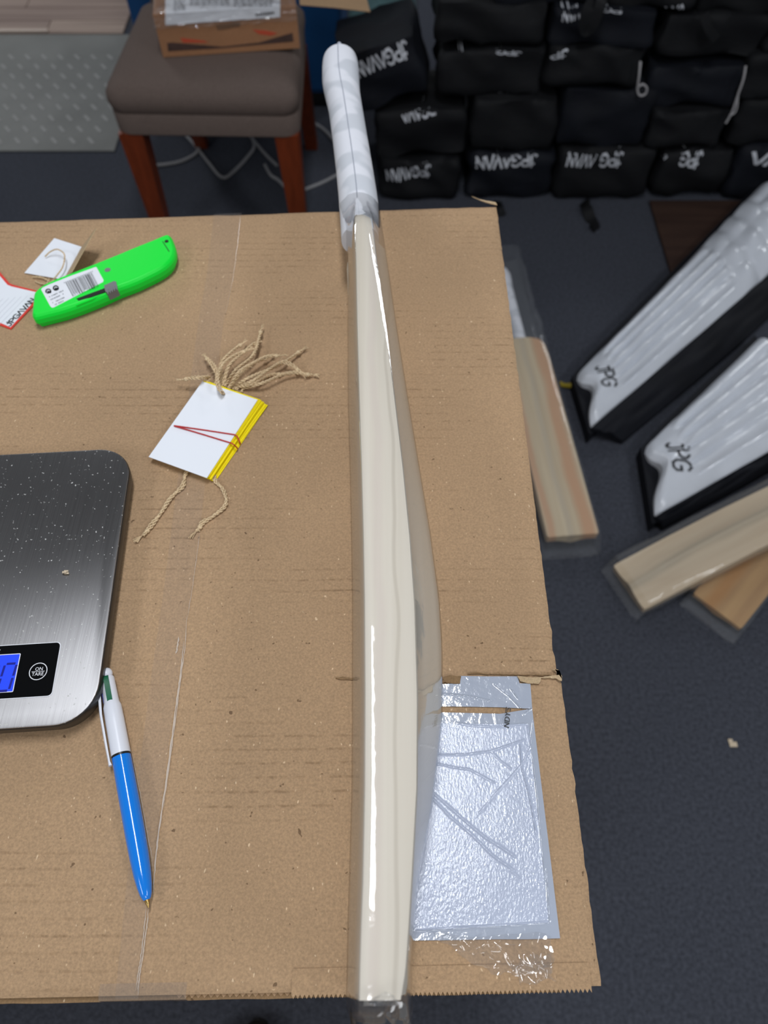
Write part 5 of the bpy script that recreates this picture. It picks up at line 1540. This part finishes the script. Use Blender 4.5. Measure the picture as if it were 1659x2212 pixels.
# ------------------------------------------------------------------ bats lying on the carpet, each in a clear bag
def lying_bat(label, wood, face_up, loc, rot, blade_len=0.555, over=0.022, thick=1.0):
    root = thing('cricket_bat', label, 'cricket bat', loc, rot, local=True)
    def sec(y):
        w = interp([(0, 0.0515), (0.004, 0.0535), (0.50, 0.0535), (0.535, 0.050), (0.548, 0.040), (0.555, 0.022)], y / blade_len * 0.555)
        e = interp([(0, 0.020), (0.12, 0.030), (0.25, 0.032), (0.45, 0.020), (0.555, 0.012)], y)
        sp = interp([(0, 0.030), (0.12, 0.054), (0.22, 0.060), (0.45, 0.046), (0.555, 0.034)], y)
        ring = [Vector((-w, y, 0.001)), Vector((-w * 0.5, y, 0)), Vector((0, y, 0)), Vector((w * 0.5, y, 0)), Vector((w, y, 0.001)), Vector((w, y, e))]
        for k in range(1, 5):
            t = k / 5; ring.append(Vector((lerp(w, 0.004, t), y, lerp(e, sp, t) - 0.005 * math.sin(math.pi * t))))
        ring += [Vector((0.003, y, sp)), Vector((-0.003, y, sp))]
        for k in range(1, 5):
            t = 1 - k / 5; ring.append(Vector((lerp(-w, -0.004, t), y, lerp(e, sp, t) - 0.005 * math.sin(math.pi * t))))
        ring.append(Vector((-w, y, e)))
        if face_up: ring = [Vector((p.x, p.y, 0.060 - p.z)) for p in ring][::-1]
        ring = [Vector((p.x, p.y, p.z * thick)) for p in ring]
        return ring
    ys_ = [0, 0.003, 0.010] + [0.010 + 0.49 * i / 20 for i in range(1, 21)] + [0.515, 0.53, 0.54, 0.548, 0.555]
    m = MB(); m.loft([sec(y) for y in ys_]); part(m, 'blade', wood, root, 30)
    hz = 0.034
    m = MB(); m.tube([Vector((0, 0.50 + 0.02 * i, hz if not face_up else 0.036)) for i in range(17)], lambda t: interp([(0, 0.0165), (0.8, 0.0170), (0.9, 0.0200), (0.97, 0.0195), (1, 0.015)], t), 20)
    part(m, 'handle_grip', M['grip'], root)
    # loose bag: flat tube a little wider than the blade, crumpled past the toe
    m = MB(); rings = []
    for i in range(41):
        y = -over + (0.90 + over) * i / 40
        w = 0.060 + 0.0030 * noise.noise(Vector((y * 14, 1, 0))); zt_ = 0.0635
        if y < 0:
            f = -y / over; zt_ = lerp(0.0635, 0.012, f); w *= 1 + 0.05 * f
        if y > 0.56: zt_ = lerp(0.0635, 0.056, min(1, (y - 0.56) / 0.1))
        r_ = []
        for k in range(28):
            a = 2 * math.pi * k / 28; ca, sa = math.cos(a), math.sin(a)
            x = w * math.copysign(abs(ca) ** 0.25, ca); z = zt_ / 2 + zt_ / 2 * math.copysign(abs(sa) ** 0.35, sa)
            j = 0.003 if 0 < y < 0.555 else 0.007
            dx, dz = noise.noise(Vector((k * 0.5, y * 22, 3))) * j, noise.noise(Vector((k * 0.5, y * 22, 8))) * j
            x += dx if not (0 <= y < 0.56) else abs(dx) * math.copysign(1, ca)
            z += dz if not (0 <= y < 0.9) else abs(dz) * math.copysign(1, sa)
            z *= thick
            r_.append(Vector((x, y + (noise.noise(Vector((k * 0.6, 0, 4))) * 0.008 if i == 0 else 0), max(-0.0006, z))))
        rings.append(r_)
    m.loft(rings, True, False); part(m, 'clear_bag', M['sleeve_floor'], root, 30)
    return root
tc_ = (at(1185, 1170, 0.058) + at(1290, 1146, 0.058)) / 2
ang = math.atan2(-(0.4021 - 0.449), 1.2639 - 0.7458)
lying_bat('bagged cricket bat lying face up on the carpet right beside the big carton', M['willow2'], True, (tc_.x, tc_.y, 0.0015), (0, 0, ang))
a, b_ = at(1332, 1216, 0.048), at(1396, 1312, 0.048); tc_ = (a + b_) / 2
ang2 = math.radians(24.6) - math.pi / 2
lying_bat('bagged pale cricket bat with its ridge up, lying across another bat by the nearer pad', M['willow3'], False, (tc_.x, tc_.y, 0.020), (math.radians(9.5), 0, ang2))
a, b_ = at(1499, 1297, 0.031), at(1598, 1344, 0.031); tc_ = (a + b_) / 2
lying_bat('bagged amber-toned cricket bat half hidden beneath the pale bat', M['willow4'], True, (tc_.x, tc_.y, 0.0015), (0, 0, math.radians(45) - math.pi / 2), thick=0.52)

# ------------------------------------------------------------------ small things on the carpet
m = MB(); m.box((1.03, 1.66, 0.006), (0.50, 0.42, 0.010), 0.002)
solo(m, 'floor_board', M['brown_board'], 'dark brown flat board on the carpet between the black bags and the far pad', 'board', org=(1.03, 1.66, 0))
m = MB(); g = [at(1246, 830, 0.016), at(1236, 832, 0.014), at(1226, 833, 0.010), at(1215, 832, 0.006)]
m.tube(smooth(g, 4), lambda t: lerp(0.008, 0.005, t), 8)
for k in range(6):
    m.tube([g[-1] + Vector((0.012, 0, 0)), g[-1] + Vector((-0.006, R.uniform(-1, 1) * 0.010, 0.002))], 0.0018, 5)
solo(m, 'gold_tassel', M['gold'], 'small olive-gold tassel on the carpet at the toe of the far pad', 'tassel', org=g[0])
m = MB(); c = at(1584, 1608, 0.002); m.box(c, (0.014, 0.009, 0.0015), 0.0004, 1); m.box(c + Vector((-0.004, 0.006, 0.001)), (0.008, 0.007, 0.0015), 0.0004, 1)
solo(m, 'paper_scrap', M['scrap'], 'small beige paper scrap alone on the dark carpet right of the carton', 'scrap', org=c)
# toe of a black shoe under the near side of the carton
sh = thing('shoe', 'black shoe toe on the carpet, just below the near edge of the carton', 'shoe', (-0.19, -0.24, 0.001), (0, 0, 0), local=True)
def shoe_sec(y, w, h0, h1): return [Vector((w * math.cos(a), y, h0 + (h1 - h0) * (0.5 + 0.5 * math.sin(a)))) for a in [2 * math.pi * k / 20 for k in range(20)]]
m = MB(); m.loft([shoe_sec(y, w, 0.016, h) for y, w, h in ((-0.13, 0.02, 0.05), (-0.12, 0.033, 0.075), (-0.06, 0.036, 0.085), (0.0, 0.040, 0.080), (0.06, 0.046, 0.062), (0.105, 0.042, 0.050), (0.13, 0.028, 0.040), (0.138, 0.010, 0.030))])
part(m, 'upper', M['shoe'], sh)
m = MB(); m.prism([(0.045 * math.cos(t) * (0.82 if math.sin(t) < 0 else 1.02), 0.142 * math.sin(t)) for t in [2 * math.pi * k / 28 for k in range(28)]], 0.0, 0.018)
part(m, 'sole', M['shoe'], sh)
